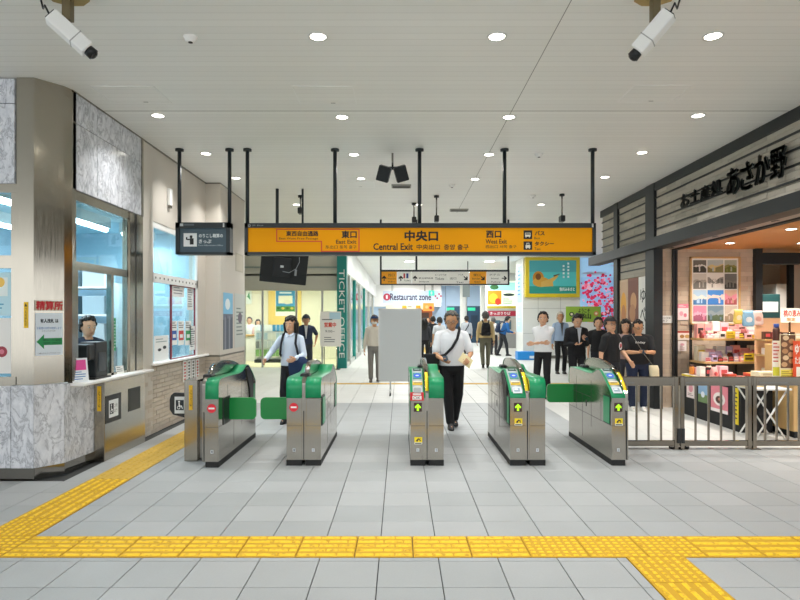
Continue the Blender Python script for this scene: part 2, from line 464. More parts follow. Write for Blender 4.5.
tag(farb.build('tactile_path'), 'thin yellow tactile line across the pale floor behind the gates', 'tactile paving')
wb = MB()
for (x0, y0, x1, y1, w) in ((-1.35, 15.3, 0.15, 26.0, 0.3),):
    d = Vector((x1 - x0, y1 - y0)).normalized(); n = Vector((-d.y, d.x)) * w / 2
wb.box(1.15, 1.45, 15.3, 34, -0.01, 0.004, M_TACT_DULL)
for k in range(46): wb.box(1.18, 1.42, 15.34 + k * 0.4, 15.66 + k * 0.4, 0.004, 0.008, M_TACT_DULL)
tag(wb.build('tactile_path'), 'yellow tactile line running into the far corridor behind the man in a white shirt', 'tactile paving')

# ================================================================ CEILING
ceil = struct('ceiling', 'pale linear board ceiling')
MB().box(-14, 14, -8, 46, CZ, CZ + 0.15, M_CEIL).build('ceiling_boards', ceil)
seam = mat('ceiling_seam', '#8e8d86', 0.7)
MB().box(-4, 4.58, 7.118, 7.130, CZ - 0.001, CZ + 0.01, seam).build('cross_seam', ceil)
MB().box(1.296, 1.303, 3, 14, CZ - 0.001, CZ + 0.01, seam).build('long_seam', ceil)
M_LAMP = mat('downlight_glow', '#fff8ea', 0.4, emit=14.0)
M_RIM = mat('downlight_rim', '#d8d8d4', 0.3)
rim_b = MB()
for k in range(24):
    pass
rim_pts = []
rb = MB(); n = 24
vs = []
for (r_, z_) in ((0.088, 0.0), (0.084, -0.008), (0.068, -0.006), (0.064, 0.012)):
    vs += [(r_ * math.cos(2 * PI * k / n), r_ * math.sin(2 * PI * k / n), z_) for k in range(n)]
rb.add(vs, [(a * n + k, a * n + (k + 1) % n, (a + 1) * n + (k + 1) % n, (a + 1) * n + k) for a in range(3) for k in range(n)], M_RIM, True)
RIM = rb.mesh('rim')
LENS = MB().add([(0.066 * math.cos(2 * PI * k / n), 0.066 * math.sin(2 * PI * k / n), -0.003) for k in range(n)], [list(range(n))[::-1]], M_LAMP).mesh('lens')
def area(name, parent, loc, power, size, col=(1, 0.99, 0.97), size_y=None, rot=None, spread=PI):
    l = bpy.data.lights.new(name, 'AREA'); l.energy = power; l.color = col; l.spread = spread
    l.shape = 'DISK' if size_y is None else 'RECTANGLE'; l.size = size
    if size_y: l.size_y = size_y
    return link(name, l, parent, loc, rot)
def downlight(x, y, label, power=None, z=CZ, col=(1, 0.99, 0.97), group='downlights of the concourse ceiling', lamp=True):
    t = thing('downlight', label, 'ceiling light', (x, y, z), 0, group)
    link('rim', RIM, t); link('lens', LENS, t)
    if lamp: area('lamp', t, (0, 0, -0.02), DOWNLIGHT_W if power is None else power, 0.14, col, spread=2.0)
DL = [(318, 36.5, 'left of the two near downlights above the yellow sign'), (497, 36.5, 'right of the two near downlights above the yellow sign'), (713, 36, 'downlight beside the right security camera'),
      (158, 115.5, 'downlight over the marble wall'), (342, 117, 'downlight beside the square ceiling hatch'), (509, 117, 'downlight where the two ceiling seams cross'), (698, 115.5, 'downlight nearest the shop fascia'),
      (206, 153.5, 'downlight between the posts of the small dark sign'), (354, 154.5, 'downlight left of the twin loudspeakers'), (489, 154.5, 'downlight on the long seam beside a sign post'), (642, 152.5, 'downlight above the black upright of the shop fascia'),
      (236, 178, 'small far downlight beside the left wall'), (361, 178.5, 'small far downlight behind the twin loudspeakers'), (475, 179, 'small far downlight on the long seam'), (605, 177, 'small far downlight at the end of the shop fascia')]
for px, py, lb in DL:
    Y_ = (CZ - EYE) * FPX / (HZ - py); downlight(X(px, Y_), Y_, lb)
for k, y_ in enumerate((13.0, 16.5)):
    for x_ in (-2.2, 0.4, 3.0): downlight(x_, y_, 'tiny downlight in the %s far row above the sign' % ('nearer', 'farther')[k], 24)
for x_ in (-2.6, -0.6, 1.4, 3.4): downlight(x_, 2.4, 'unseen downlight added for its light overhead, above the picture', 17)  # out-of-view row, added for the light it gives
for y_ in (21.0, 26.0, 32.0, 38.0, 43.0):                 # invented panels, added to brighten the far concourse
    for x_ in (0.4, 3.8) if y_ > 22 else (0.4, 3.6):
        t = thing('ceiling_panel_light', 'square panel light added to brighten the far hall, %s row' % {21.0: 'nearest', 26.0: 'second', 32.0: 'third', 38.0: 'fourth', 43.0: 'farthest'}[y_], 'ceiling light', (x_, y_, CZ), 0, 'panels added to light the far concourse')
        MB().box(-0.22, 0.22, -0.22, 0.22, -0.012, 0, M_RIM).build('frame', t)
        MB().box(-0.19, 0.19, -0.19, 0.19, -0.014, -0.008, M_LAMP).build('diffuser', t)
        area('lamp', t, (0, 0, -0.05), PANEL_W, 0.38, (0.97, 0.99, 1.0), 0.38)

def hatch(px0, px1, py0, py1, label):
    ya, yb = (CZ - EYE) * FPX / (HZ - py0), (CZ - EYE) * FPX / (HZ - py1)
    xa, xb = X(px0, yb), X(px1, yb); w = 0.012
    t = thing('ceiling_hatch', label, 'access hatch', (xa, ya, CZ)); W, D = xb - xa, yb - ya
    fr = MB(); mm = mat('hatch_frame', '#f2f2ee', 0.4)
    for d in ((0, W, 0, w), (0, W, D - w, D), (0, w, 0, D), (W - w, W, 0, D)): fr.box(*d, -0.004, 0.0, mm)
    fr.build('hatch_frame', t)
    MB().box(w + 0.004, W - w - 0.004, w + 0.004, D - w - 0.004, -0.0025, 0, M_CEIL).build('hatch_panel', t)
    MB().box(W * .55, W * .55 + 0.05, D - w - 0.03, D - w - 0.02, -0.004, -0.002, M_BLACK).build('latch', t)
hatch(300, 357, 86, 104, 'square white ceiling hatch in front of the yellow sign')
hatch(112, 172, 86, 103, 'faint ceiling hatch above the marble wall')
hatch(617, 672, 85, 102, 'ceiling hatch below the right security camera')
hatch(340, 375, 181, 187, 'small far ceiling hatch behind the yellow sign')

# ================================================================ LEFT WALL
wl = struct('wall_left', 'left side wall of marble, steel windows and pale brick')
WX = -3.46
wo = struct('wall_office', 'marble ticket office front at the left edge with a steel corner column')
M_CORE = mat('wall_core', '#8b8880', 0.8)
def panel(parent, name, dims, m_=M_MARBLE, bev=0.004): return bx(name, parent, dims, m_, bev)
g = 0.003
# office front (faces the camera) --------------------------------
MB().box(-9, -3.72, 6.165, 6.35, 0, 0.93, M_CORE).box(-9, -3.84, 6.16, 6.35, 2.96, CZ, M_CORE).build('core', wo)
for k in range(6):
    panel(wo, 'marble_panel', (-3.90 - 0.9 * (k + 1) + g, -3.90 - 0.9 * k - g, 6.13, 6.16, 0.115, 0.94))
    panel(wo, 'marble_panel', (-3.86 - 0.9 * (k + 1) + g, -3.86 - 0.9 * k - g, 6.13, 6.16, 2.97, 3.77 - g))
    panel(wo, 'marble_panel', (-3.86 - 0.9 * (k + 1) + g, -3.86 - 0.9 * k - g, 6.13, 6.16, 3.77 + g, CZ - 0.01))
CP = [(-3.84, 6.13), (-3.67, 6.13), (-3.49, 6.36), (-3.46, 6.46), (-3.46, 6.54), (-3.84, 6.54)]
MB().prism(CP, 'z', 0.95, CZ, M_STEEL).build('corner_column', wo)
def off(pts, d):   # a slightly larger footprint
    return [(x + (d if x > -3.8 else 0), y - (d if y < 6.5 else 0)) for x, y in pts]
for (a, b) in (((-3.70, 6.13), (-3.665, 6.13)), ):
    pass
def slab_between(name, p, q, z0, z1, t, m_, parent, gap=0.003):
    p = Vector(p); q = Vector(q); d = (q - p).normalized(); n = Vector((d.y, -d.x)); p = p + d * gap; q = q - d * gap
    pts = [p, q, q - n * t, p - n * t]
    return MB().prism([(v.x, v.y) for v in pts], 'z', z0, z1, m_).build(name, parent)
slab_between('marble_panel', (-3.90, 6.13), (-3.67, 6.13), 0.115, 0.945, 0.03, M_MARBLE, wo)
slab_between('marble_panel', (-3.67, 6.13), (-3.49, 6.36), 0.115, 0.945, 0.03, M_MARBLE, wo)
slab_between('marble_panel', (-3.49, 6.36), (-3.452, 6.95), 0.115, 0.93, 0.03, M_MARBLE, wo)
slab_between('steel_skirting', (-9, 6.12), (-3.66, 6.12), 0, 0.115, 0.06, M_STEELD, wo, 0)
slab_between('steel_skirting', (-3.665, 6.12), (-3.48, 6.355), 0, 0.115, 0.05, M_STEELD, wo, 0)
slab_between('steel_skirting', (-3.482, 6.35), (-3.442, 6.95), 0, 0.115, 0.04, M_STEELD, wo, 0)
# window in the office front
w1 = struct('window_1', 'ticket office window at the left edge of the picture')
fx0, fx1 = -7.5, -3.85
fr = MB()
for d in ((fx0, fx1, 6.15, 6.22, 2.88, 2.97), (fx0, fx1, 6.15, 6.22, 2.12, 2.25), (fx0, fx1, 6.13, 6.24, 0.94, 1.03), (fx1 - 0.06, fx1 + 0.01, 6.153, 6.217, 1.0, 2.9), (fx0, fx0 + 0.06, 6.153, 6.217, 1.0, 2.9), (-5.6, -5.54, 6.153, 6.217, 1.0, 2.9)):
    fr.box(*d, M_STEEL)
fr.build('window_frame', w1)
for (x0, x1) in ((-7.44, -5.6), (-5.54, -3.91)):
    MB().box(x0, x1, 6.18, 6.186, 2.25, 2.88, M_GLASS).build('pane', w1); MB().box(x0, x1, 6.18, 6.186, 1.03, 2.12, M_GLASS).build('pane', w1)
s = Sheet(); s.base(-0.55, -0.22, 0.0, 0.22, '#bfe3ee'); s.rect(-0.5, -0.02, -0.04, 0.17, '#e9f4f2'); s.ell(-0.12, 0.12, 0.05, 0.05, '#f2c65e'); s.ell(-0.22, 0.06, 0.06, 0.04, '#e2906a'); s.lines(-0.5, -0.2, -0.05, -0.05, 4, '#5aa6c4')
tag(s.build('poster', None, (-3.915, 6.172, 1.86)), 'pale blue poster high inside the office window at the left edge', 'poster')
s = Sheet(); s.base(-0.55, -0.28, 0.0, 0.28, '#eceae6'); s.ell(-0.1, -0.06, 0.055, 0.055, '#9c3443'); s.ell(-0.1, -0.06, 0.025, 0.025, '#d2788a'); s.ell(-0.22, 0.05, 0.04, 0.04, '#c77a4e'); s.ell(-0.17, 0.13, 0.03, 0.03, '#d98d76'); s.lines(-0.5, 0.15, -0.2, 0.26, 4, '#8a8a90'); s.lines(-0.5, -0.26, -0.2, -0.1, 5, '#a8a8ac')
tag(s.build('poster', None, (-3.915, 6.172, 1.34)), 'white poster with dark red flowers inside the office window at the left edge', 'poster')
# side wall with the service window ------------------------------
MB().box(-3.62, -3.5, 6.54, 10.9, 0, 0.9, M_CORE).box(-3.62, -3.49, 6.54, 8.3, 2.98, CZ, M_CORE).build('core', wl)
for (a, b) in ((6.47, 7.0), (7.0, 7.75), (7.75, 8.19)):
    panel(wl, 'marble_panel', (-3.49, WX, a + g, b - g, 2.99, 3.70 - g)); panel(wl, 'marble_panel', (-3.49, WX, a + g, b - g, 3.70 + g, CZ - 0.01))
panel(wl, 'marble_panel', (-3.49, WX, 6.95 + g, 7.9, 0.1, 0.9))
MB().box(-3.49, WX + 0.012, 8.19, 8.23, 2.98, CZ, M_STEEL).build('edge_trim', wl)
MB().box(-3.49, WX + 0.01, 6.46, 8.3, CZ - 0.015, CZ, M_STEELD).build('ceiling_trim', wl)
MB().box(-3.62, WX, 8.23, 8.56, 0, CZ, M_CREAM).build('pilaster', wl)
MB().box(-3.62, WX - 0.005, 8.56, 10.9, 2.98, CZ, M_CREAM).box(-3.62, WX - 0.005, 10.5, 10.9, 0.95, 2.98, M_CREAM).build('cream_wall', wl)
MB().box(-5.2, -3.2, 10.9, 12.6, 0.96, CZ, M_CREAM).box(-5.2, -3.214, 10.914, 12.59, 0, 0.96, M_CORE).build('cream_pillar', wl)
MB().box(-3.46, -3.195, 10.89, 12.6, CZ - 0.02, CZ, M_STEELD).box(-3.47, -3.45, 8.3, 10.9, CZ - 0.02, CZ, M_STEELD).build('ceiling_trim', wl)
def brickwork(parent, name, face, a0, a1, z0, z1, at, bw, bh, joint, m_, depth=0.02, limit=None, sub='brick', mortar=None):
    """running-bond bricks on a wall plane; face '+x','-x' (a = y) or '-y' (a = x)"""
    items = []; k = 0; z = z0
    while z < z1 - 0.5 * bh:
        a = a0 - (bw / 2 if k % 2 else 0)
        while a < a1:
            b0, b1 = max(a, a0), min(a + bw - joint, a1)
            if b1 - b0 > 0.02: items.append((b0, b1, z, min(z + bh - joint, z1)))
            a += bw
        z += bh; k += 1
    return items
def brick_dims(face, at, it, depth, jit):
    b0, b1, z0, z1 = it; d = depth + jit
    return {'+x': (at, at + d, b0, b1, z0, z1), '-x': (at - d, at, b0, b1, z0, z1), '-y': (b0, b1, at - d, at, z0, z1)}[face]
lb = MB(); rr = random.Random(3)
for it in brickwork(wl, 'x', '+x', 7.9, 10.9, 0.0, 0.955, -3.49, 0.2, 0.062, 0.007, M_LBRICK): lb.box(*brick_dims('+x', -3.49, it, 0.03, rr.uniform(-.003, .003)), M_LBRICK)
for it in brickwork(wl, 'x', '+x', 10.914, 12.59, 0.0, 0.955, -3.214, 0.2, 0.062, 0.007, M_LBRICK): lb.box(*brick_dims('+x', -3.214, it, 0.014, rr.uniform(-.002, .002)), M_LBRICK)
for it in brickwork(wl, 'x', '-y', -3.46, -3.2, 0.0, 0.955, 10.914, 0.2, 0.062, 0.007, M_LBRICK): lb.box(*brick_dims('-y', 10.914, it, 0.014, rr.uniform(-.002, .002)), M_LBRICK)
lb.build('brick_courses', wl)['kind'] = 'stuff'
MB().box(-3.5, -3.478, 7.9, 10.9, 0, 0.955, M_MORTARS).build('mortar', wl)
# service window frame
w2 = struct('window_2', 'steel framed service window in the marble wall')
fr = MB()
for d in ((6.5, 8.2, 2.88, 2.98), (6.5, 7.82, 2.14, 2.23), (6.5, 6.55, 0.93, 2.9), (7.78, 7.84, 0.93, 2.9), (7.36, 7.42, 0.93, 2.14), (6.56, 6.6, 0.93, 2.14), (6.5, 7.8, 0.93, 0.96)):
    fr.box(-3.53, WX - 0.01, *d, M_STEEL)
fr.build('window_frame', w2)
MB().box(-3.5, WX + 0.004, 7.84, 7.98, 0.93, 2.98, M_STEEL).box(-3.5, WX + 0.004, 8.03, 8.23, 0.93, 2.98, M_STEEL).build('steel_jamb', w2)
MB().box(-3.5, WX - 0.004, 7.98, 8.03, 0.93, 2.98, M_BLACK).build('jamb_gap', w2)
MB().box(-3.51, -3.503, 6.55, 7.78, 2.23, 2.88, M_GLASS).build('pane', w2)
MB().box(-3.51, -3.503, 7.42, 7.78, 0.96, 2.14, M_GLASS).build('pane', w2)
MB().cbox(-3.75, -3.33, 6.46, 8.3, 0.895, 0.93, 0.012, M_WHITE).build('counter_sill', w2)
# second window
w3 = struct('window_3', 'second office window further along the left wall with notices behind the glass')
fr = MB()
for d in ((8.56, 10.52, 2.9, 2.99), (8.56, 10.52, 2.13, 2.26), (8.56, 8.62, 0.98, 2.9), (10.44, 10.52, 0.98, 2.9)):
    fr.box(-3.54, WX - 0.012, *d, M_WHITE)
fr.build('window_frame', w3)
dots = MB()
for k in range(12): dots.ell((WX - 0.012, 8.7 + k * 0.155, 2.195), (0.008, 0.018, 0.018), M_STEELD, 8, 5)
dots.build('bolt_row', w3)
for (a, b) in ((8.62, 9.35), (9.38, 10.44)):
    MB().box(-3.51, -3.503, a, b, 2.26, 2.9, M_GLASS).build('pane', w3); MB().box(-3.51, -3.503, a, b, 1.0, 2.13, M_GLASS).build('pane', w3)
red = mat('dark_red_frame', '#8a3038', 0.4)
MB().box(-3.52, -3.49, 9.35, 9.375, 0.98, 2.13, red).box(-3.52, -3.49, 9.35, 10.46, 0.98, 1.0, red).box(-3.52, -3.49, 9.35, 10.46, 2.115, 2.13, red).box(-3.52, -3.49, 10.435, 10.46, 0.98, 2.13, red).build('red_frame', w3)
MB().cbox(-3.7, -3.40, 8.5, 10.95, 0.95, 0.985, 0.01, M_WHITE).build('window_ledge', w3)
# office interior
oi = struct('wall_office_inside', 'pale blue walls of the lit ticket office')
MB().box(-6.62, -6.5, 6.35, 10.9, 0, 3.1, M_BLUEROOM).box(-6.5, -3.62, 10.78, 10.9, 0, 3.1, M_BLUEROOM).box(-9, -3.62, 6.3, 10.9, 3.1, 3.2, mat('office_ceiling', '#bfe0ec', 0.6)).box(-9, -8.9, 6.35, 10.9, 0, 3.1, M_BLUEROOM).build('room_wall', oi)
MB().box(-9, -3.62, 6.3, 10.9, -0.2, 0.002, mat('office_floor', '#7f8a90', 0.6)).build('office_floor', oi)
M_TUBE = mat('tube_glow', '#eef8ff', 0.4, emit=TUBE_E)
for (xa, ya, yb, lb_) in ((-4.36, 7.95, 9.1, 'glowing fluorescent tube light behind the service window'), (-4.42, 6.5, 7.3, 'glowing fluorescent tube light behind the window at the left edge'), (-5.6, 8.0, 9.6, 'fluorescent tube light at the back of the office'), (-4.3, 9.5, 10.6, 'extra tube light added to brighten the room behind the second office window')):  # the last tube is added to brighten the dark second window
    t = thing('tube_light', lb_, 'tube light', (xa, ya, 2.95))
    MB().box(-0.06, 0.06, 0, yb - ya, 0.0, 0.15, M_WHITE).build('housing', t)
    MB().tube([(0, 0.02, -0.02), (0, yb - ya - 0.02, -0.02)], 0.035, M_TUBE, 10).build('tube', t)
    area('lamp', t, (0, (yb - ya) / 2, -0.07), 24, 0.1, (0.76, 0.92, 1.0), yb - ya)

# ================================================================ TICKET GATES
GL = 1.70; GY = 6.72
def spline(pts, n=4):
    out = []
    for i in range(len(pts) - 1):
        p0 = Vector(pts[max(i - 1, 0)]); p1 = Vector(pts[i]); p2 = Vector(pts[i + 1]); p3 = Vector(pts[min(i + 2, len(pts) - 1)])
        for k in range(n):
            t = k / n
            q = 0.5 * ((2 * p1) + (-p0 + p2) * t + (2 * p0 - 5 * p1 + 4 * p2 - p3) * t * t + (-p0 + 3 * p1 - 3 * p2 + p3) * t ** 3)
            out.append((q.x, q.y))
    out.append(tuple(pts[-1])); return out
TOP = [(0, 0.74)] + spline([(0.02, 0.785), (0.14, 0.87), (0.34, 0.985), (0.44, 1.015), (0.54, 1.0), (0.68, 0.955), (0.85, 0.943), (1.1, 0.948), (1.5, 0.955), (1.62, 0.95), (1.68, 0.92), (1.70, 0.87)]) + [(1.70, 0.74)]
def flip(p): return [(GL - y, z) for y, z in p][::-1]
HOOD = spline([(0.03, 0.70), (0.06, 0.82), (0.22, 0.955), (0.45, 1.04), (0.8, 1.095), (1.1, 1.105), (1.32, 1.085), (1.45, 1.03), (1.48, 0.94), (1.48, 0.90)], 3)
def strip(path, t, x0, x1, m_):
    """a skin of thickness t on the outside of an open profile path (y, z)"""
    P = [Vector(p) for p in path]; out = []
    for i, p in enumerate(P):
        d = (P[min(i + 1, len(P) - 1)] - P[max(i - 1, 0)]).normalized(); n = Vector((-d.y, d.x)); out.append(p + n * t)
    b = MB(); n_ = len(P)
    vs = [(x, q.x, q.y) for x in (x0, x1) for q in P + out]
    fs = []; k = 2 * n_
    for i in range(n_ - 1):
        fs += [(n_ + i, n_ + i + 1, k + n_ + i + 1, k + n_ + i), (i, k + i, k + i + 1, i + 1), (i, i + 1, n_ + i + 1, n_ + i), (k + i, k + n_ + i, k + n_ + i + 1, k + i + 1)]
    fs += [(0, n_, k + n_, k), (n_ - 1, k + n_ - 1, k + 2 * n_ - 1, 2 * n_ - 1)]
    b.add(vs, fs, m_, True); return b
M_SEAM = mat('gate_seam', '#3a3a38', 0.6)
M_PANEL = mat('reader_panel_grey', '#b9bfbd', 0.35)
def noentry(parent, x, y, z):
    s_ = Sheet(); s_.ell(0, 0, 0.048, 0.048, '#d81f33', 24); s_.rect(-0.032, -0.009, 0.032, 0.009, '#f6f2f0'); return s_.build('no_entry_sign', parent, (x, y, z))
def go_sign(parent, x, y, z):
    s_ = Sheet(); s_.base(-0.043, -0.048, 0.043, 0.048, '#3c1f1c', 0.004); arrow(s_, 0, 0, 0.038, 0, lit('#a8ee14', 0.9), 0.3); return s_.build('arrow_display', parent, (x, y - 0.004, z))
def sticker(parent, x, y, z):
    s_ = Sheet(); s_.base(-0.042, -0.025, 0.042, 0.032, '#f2d50e', 0.001); s_.poly([(-0.03, -0.01), (0.0, 0.022), (0.01, 0.014), (0.03, 0.02), (0.012, 0.0), (0.0, 0.004), (-0.008, -0.018)], '#22201a'); s_.ell(0.02, -0.006, 0.008, 0.008, '#22201a', 10)
    s_.rect(-0.042, -0.045, 0.042, -0.025, '#e8e6da'); s_.rect(-0.036, -0.040, 0.034, -0.030, '#2b2b28'); return s_.build('warning_sticker', parent, (x, y - 0.001, z))
def numplate(parent, x, y, z, n_):
    s_ = Sheet(); s_.base(-0.015, -0.018, 0.015, 0.018, '#c9cdd2', 0.001); s_.text(n_, -0.006, -0.011, 0.006, 0.011, '#1d2430'); return s_.build('number_plate', parent, (x, y - 0.001, z))
def half_gate(t, x0, x1, kind, side, number, style='plain', low_sticker=False, tall_box=False):
    """one half of a gate; kind 'in' = card reader at the near end, 'out' = green cap at the near end; side = -1/+1 lane side; style: side treatment"""
    prof = TOP if kind == 'in' else flip(TOP)
    poly = [(0, 0.06)] + prof + [(GL, 0.06)]
    MB().prism(poly, 'x', x0, x1, M_GATE).build('body', t)
    MB().box(x0 - 0.002, x1 + 0.002, -0.004, GL + 0.004, 0, 0.062, M_RUB).build('plinth', t)
    cov = strip(prof, 0.007, x0 - 0.003, x1 + 0.003, M_GREEN).build('top_cover', t)
    xm = (x0 + x1) / 2; w = x1 - x0; xs = x1 if side > 0 else x0; sg = side
    def sidebox(y0, y1, z0, z1, m_, d=0.003):
        a, b = sorted((xs, xs + sg * d)); return (a, b, y0, y1, z0, z1, m_)
    sm = MB()
    for (y0, y1, z0, z1) in ((0.0, GL, 0.435, 0.439), (0.36, 0.364, 0.44, 0.70), (0.72, 0.724, 0.30, 0.86), (1.08, 1.084, 0.12, 0.66), (0.72, 1.5, 0.655, 0.659), (1.34, 1.344, 0.44, 0.86), (0.9, 0.94, 0.52, 0.60)):
        if kind == 'out': y0, y1 = GL - y1, GL - y0
        sm.box(*sidebox(y0, y1, z0, z1, M_SEAM, 0.0012))
    sm.box(x0, x1, -0.0012, 0.0, 0.434, 0.438, M_SEAM)
    sm.build('seam_lines', t)
    def ys(a, b): return (a, b) if kind == 'in' else (GL - b, GL - a)
    y0, y1 = ys(0.06, 0.26)
    gp = MB().box(*sidebox(y0 - 0.012, y1 + 0.012, 0.438, 0.752, M_BLACK, 0.004)).box(*sidebox(y0, y1, 0.45, 0.74, M_GREEN, 0.008)).build('side_panel', t)
    if style == 'black':      # dark curved cheek behind the reader
        pts = [(0.17, 0.46), (0.17, 0.76), (0.20, 0.86), (0.36, 0.96), (0.45, 0.985), (0.52, 0.97), (0.50, 0.90), (0.42, 0.80), (0.36, 0.70), (0.33, 0.60), (0.33, 0.46)]
        if kind == 'out': pts = flip(pts)
        MB().prism(pts, 'x', *sorted((xs, xs + sg * 0.012)), M_BLACK).build('side_cheek', t)
    if kind == 'in':
        pan = strip(TOP[2:14], 0.006, x0 + 0.022, x1 - 0.022, M_PANEL); pan.v = [(a, b_ - 0.004, c_ + 0.006) for a, b_, c_ in pan.v]; pan.build('reader_panel', t)
        def on(y):    # height and slope of the reader face
            for k in range(len(TOP) - 1):
                (ya, za), (yb, zb) = TOP[k], TOP[k + 1]
                if ya <= y <= yb and yb > ya: return za + (zb - za) * (y - ya) / (yb - ya), math.atan2(zb - za, yb - ya)
            return 1.0, 0.0
        def pad(name, y, u, v, build, ux=0):
            z_, a_ = on(y); s_ = Sheet(); build(s_); s_.build(name, t, (xm + ux, y - 0.014 * math.sin(a_) - 0.004, z_ + 0.014 * math.cos(a_) + 0.004), rot=(a_, 0, 0))
        pad('card_reader', 0.27, 0, 0, lambda s_: (s_.base(-0.05, -0.06, 0.05, 0.06, '#3f8f86', 0.006), s_.ell(0, 0, 0.042, 0.045, '#1f57c8', 20), s_.ell(0, 0, 0.02, 0.012, '#bcd2ee', 12)))
        pad('ticket_slot', 0.15, 0, 0, lambda s_: (s_.base(-0.055, -0.03, 0.055, 0.03, '#d8b21c', 0.008), s_.rect(-0.04, -0.006, 0.04, 0.006, '#1c1c1c'), s_.rect(-0.05, 0.014, 0.05, 0.026, '#e9e4cf')))
        pad('display', 0.055, 0, 0, lambda s_: (s_.base(-0.05, -0.05, 0.05, 0.045, '#cfd6da', 0.006), s_.rect(-0.036, -0.03, 0.03, 0.03, '#8ea2ad'), s_.rect(-0.03, 0.0, 0.01, 0.02, '#e6ecee')))
        pad('status_window', 0.39, 0, 0, lambda s_: (s_.base(-0.045, -0.03, 0.045, 0.03, '#2f4a46', 0.006), s_.rect(-0.03, -0.012, 0.03, 0.012, '#7e948f')))
        go_sign(t, xm, -0.001, 0.64)
        sticker(t, xm + 0.005, -0.001, 0.28 if low_sticker else 0.485)
    else:
        noentry(t, xm - 0.005, -0.002, 0.64) if not tall_box else None
    if number: numplate(t, xm - 0.0, -0.001, 0.17, number)
    if tall_box:              # steel box around the door bay
        MB().cbox(x0 + 0.004, x1 + 0.006, -0.018, 0.06, 0.435, 0.745, 0.008, M_GATE).build('front_box', t)
        MB().box(x1 - 0.002, x1 + 0.012, 0.05, 0.30, 0.43, 0.75, M_BLACK).box(x1 + 0.004, x1 + 0.018, 0.07, 0.28, 0.45, 0.73, M_GREEN).build('door_bay', t)
def hood(t, x0, x1, flipped=False, tape=False):
    pr = HOOD if not flipped else flip(HOOD)
    base = pr[-1][1]
    poly = [(pr[0][0], 0.65)] + pr + [(pr[-1][0], 0.65)]
    MB().prism(poly, 'x', x0, x1, M_GATE).build('centre_rail', t)
    strip(pr[2:-2], 0.008, x0 - 0.006, x1 + 0.006, M_STEELD).build('rail_cap', t)
    e = HOOD[-6] if not flipped else (GL - HOOD[-6][0], HOOD[-6][1])
    MB().cbox(x0 - 0.045, x1 + 0.012, e[0] - 0.08, e[0] + 0.1, e[1] - 0.11, e[1] - 0.005, 0.02, M_BLACK).build('sensor_head', t)
    cp = flip(TOP) if flipped else TOP
    MB().prism([(0.006, 0.06)] + [(min(max(y_, 0.006), GL - 0.006), z_ + 0.012) for y_, z_ in cp[1:-1]] + [(GL - 0.006, 0.06)], 'x', x0, x1, M_GATE).build('centre_channel', t)
    MB().box((x0 + x1) / 2 - 0.004, (x0 + x1) / 2 + 0.004, -0.001, 0.006, 0.065, 0.6, M_BLACK).build('channel_gap', t)
    if tape:
        s_ = strip(HOOD[2:8], 0.003, x0 + 0.004, x1 - 0.004, cm('#f0d818')); s_.v = [(a, b_ - 0.007, c_ + 0.009) for a, b_, c_ in s_.v]; s_.build('yellow_tape', t)
        MB().box(x0 - 0.004, x1 + 0.004, -0.008, 0.0, 0.70, 0.90 - 0.12, cm('#f0d818')).build('yellow_tape', t) if False else None
def door(t, x0, x1, y, z0=0.455, z1=0.705):
    r_ = 0.05; pts = []
    inner = x0 if abs(x0 - 0) < abs(x1 - 0) else x1
    for (cx_, cz_, a0) in ((x1 - r_, z1 - r_, 0), (x0 + r_, z1 - r_, 90), (x0 + r_, z0 + r_, 180), (x1 - r_, z0 + r_, 270)):
        for k in range(6): a = R(a0 + 18 * k); pts.append((cx_ + r_ * math.cos(a), cz_ + r_ * math.sin(a)))
    MB().prism(pts, 'y', y - 0.02, y + 0.02, M_GREEN2).build('door_flap', t)
# gate beside the wide lane (number 1), door shut
t = thing('ticket_gate', 'leftmost automatic ticket gate with a closed green flap on its right side', 'ticket gate', (-2.145, GY - 0.09, 0), 0, 'automatic ticket gates')
half_gate(t, 0.04, 0.178, 'out', 1, '1', 'black'); hood(t, 0.0, 0.04, True); door(t, 0.16, 0.49, 0.42)
MB().box(0.176, 0.185, 0.17, 0.44, 0.43, 0.73, M_BLACK).build('door_bay', t)
t = thing('ticket_gate', 'double ticket gate with red no-entry disc and green flap on its left side', 'ticket gate', (-1.245, GY, 0), 0, 'automatic ticket gates')
half_gate(t, 0, 0.165, 'out', -1, '1'); half_gate(t, 0.21, 0.375, 'out', 1, '2', tall_box=True); hood(t, 0.165, 0.21, True); door(t, -0.36, 0.02, 0.34)
t = thing('ticket_gate', 'middle double ticket gate with a red tag hung on its reader', 'ticket gate', (0.116, GY, 0), 0, 'automatic ticket gates')
half_gate(t, 0, 0.16, 'in', -1, '2', low_sticker=True); half_gate(t, 0.203, 0.363, 'out', 1, '3'); hood(t, 0.16, 0.203, False, True)
s = Sheet(); s.base(-0.075, -0.04, 0.075, 0.05, '#d52430', 0.012); s.rect(-0.05, -0.03, 0.05, 0.012, '#f3e9e6'); s.text('OK', -0.04, -0.026, 0.04, 0.008, '#20242c'); s.rect(-0.045, 0.02, 0.045, 0.04, '#e8d9d4')
s.build('red_tag', t, (0.07, -0.014, 0.755)); MB().cbox(0.035, 0.115, -0.02, 0.06, 0.8, 0.86, 0.006, M_PANEL).build('tag_stand', t)
t = thing('ticket_gate', 'double ticket gate with a black side cheek, right of the man in a white shirt', 'ticket gate', (1.21, GY, 0), 0, 'automatic ticket gates')
half_gate(t, 0, 0.17, 'in', -1, '3', 'black'); half_gate(t, 0.215, 0.385, 'out', 1, '4'); hood(t, 0.17, 0.215, False, True); door(t, 0.37, 0.71, 1.5, 0.49, 0.735)
t = thing('ticket_gate', 'rightmost ticket gate beside the steel fence with its green flap closed', 'ticket gate', (2.325, GY, 0), 0, 'automatic ticket gates')
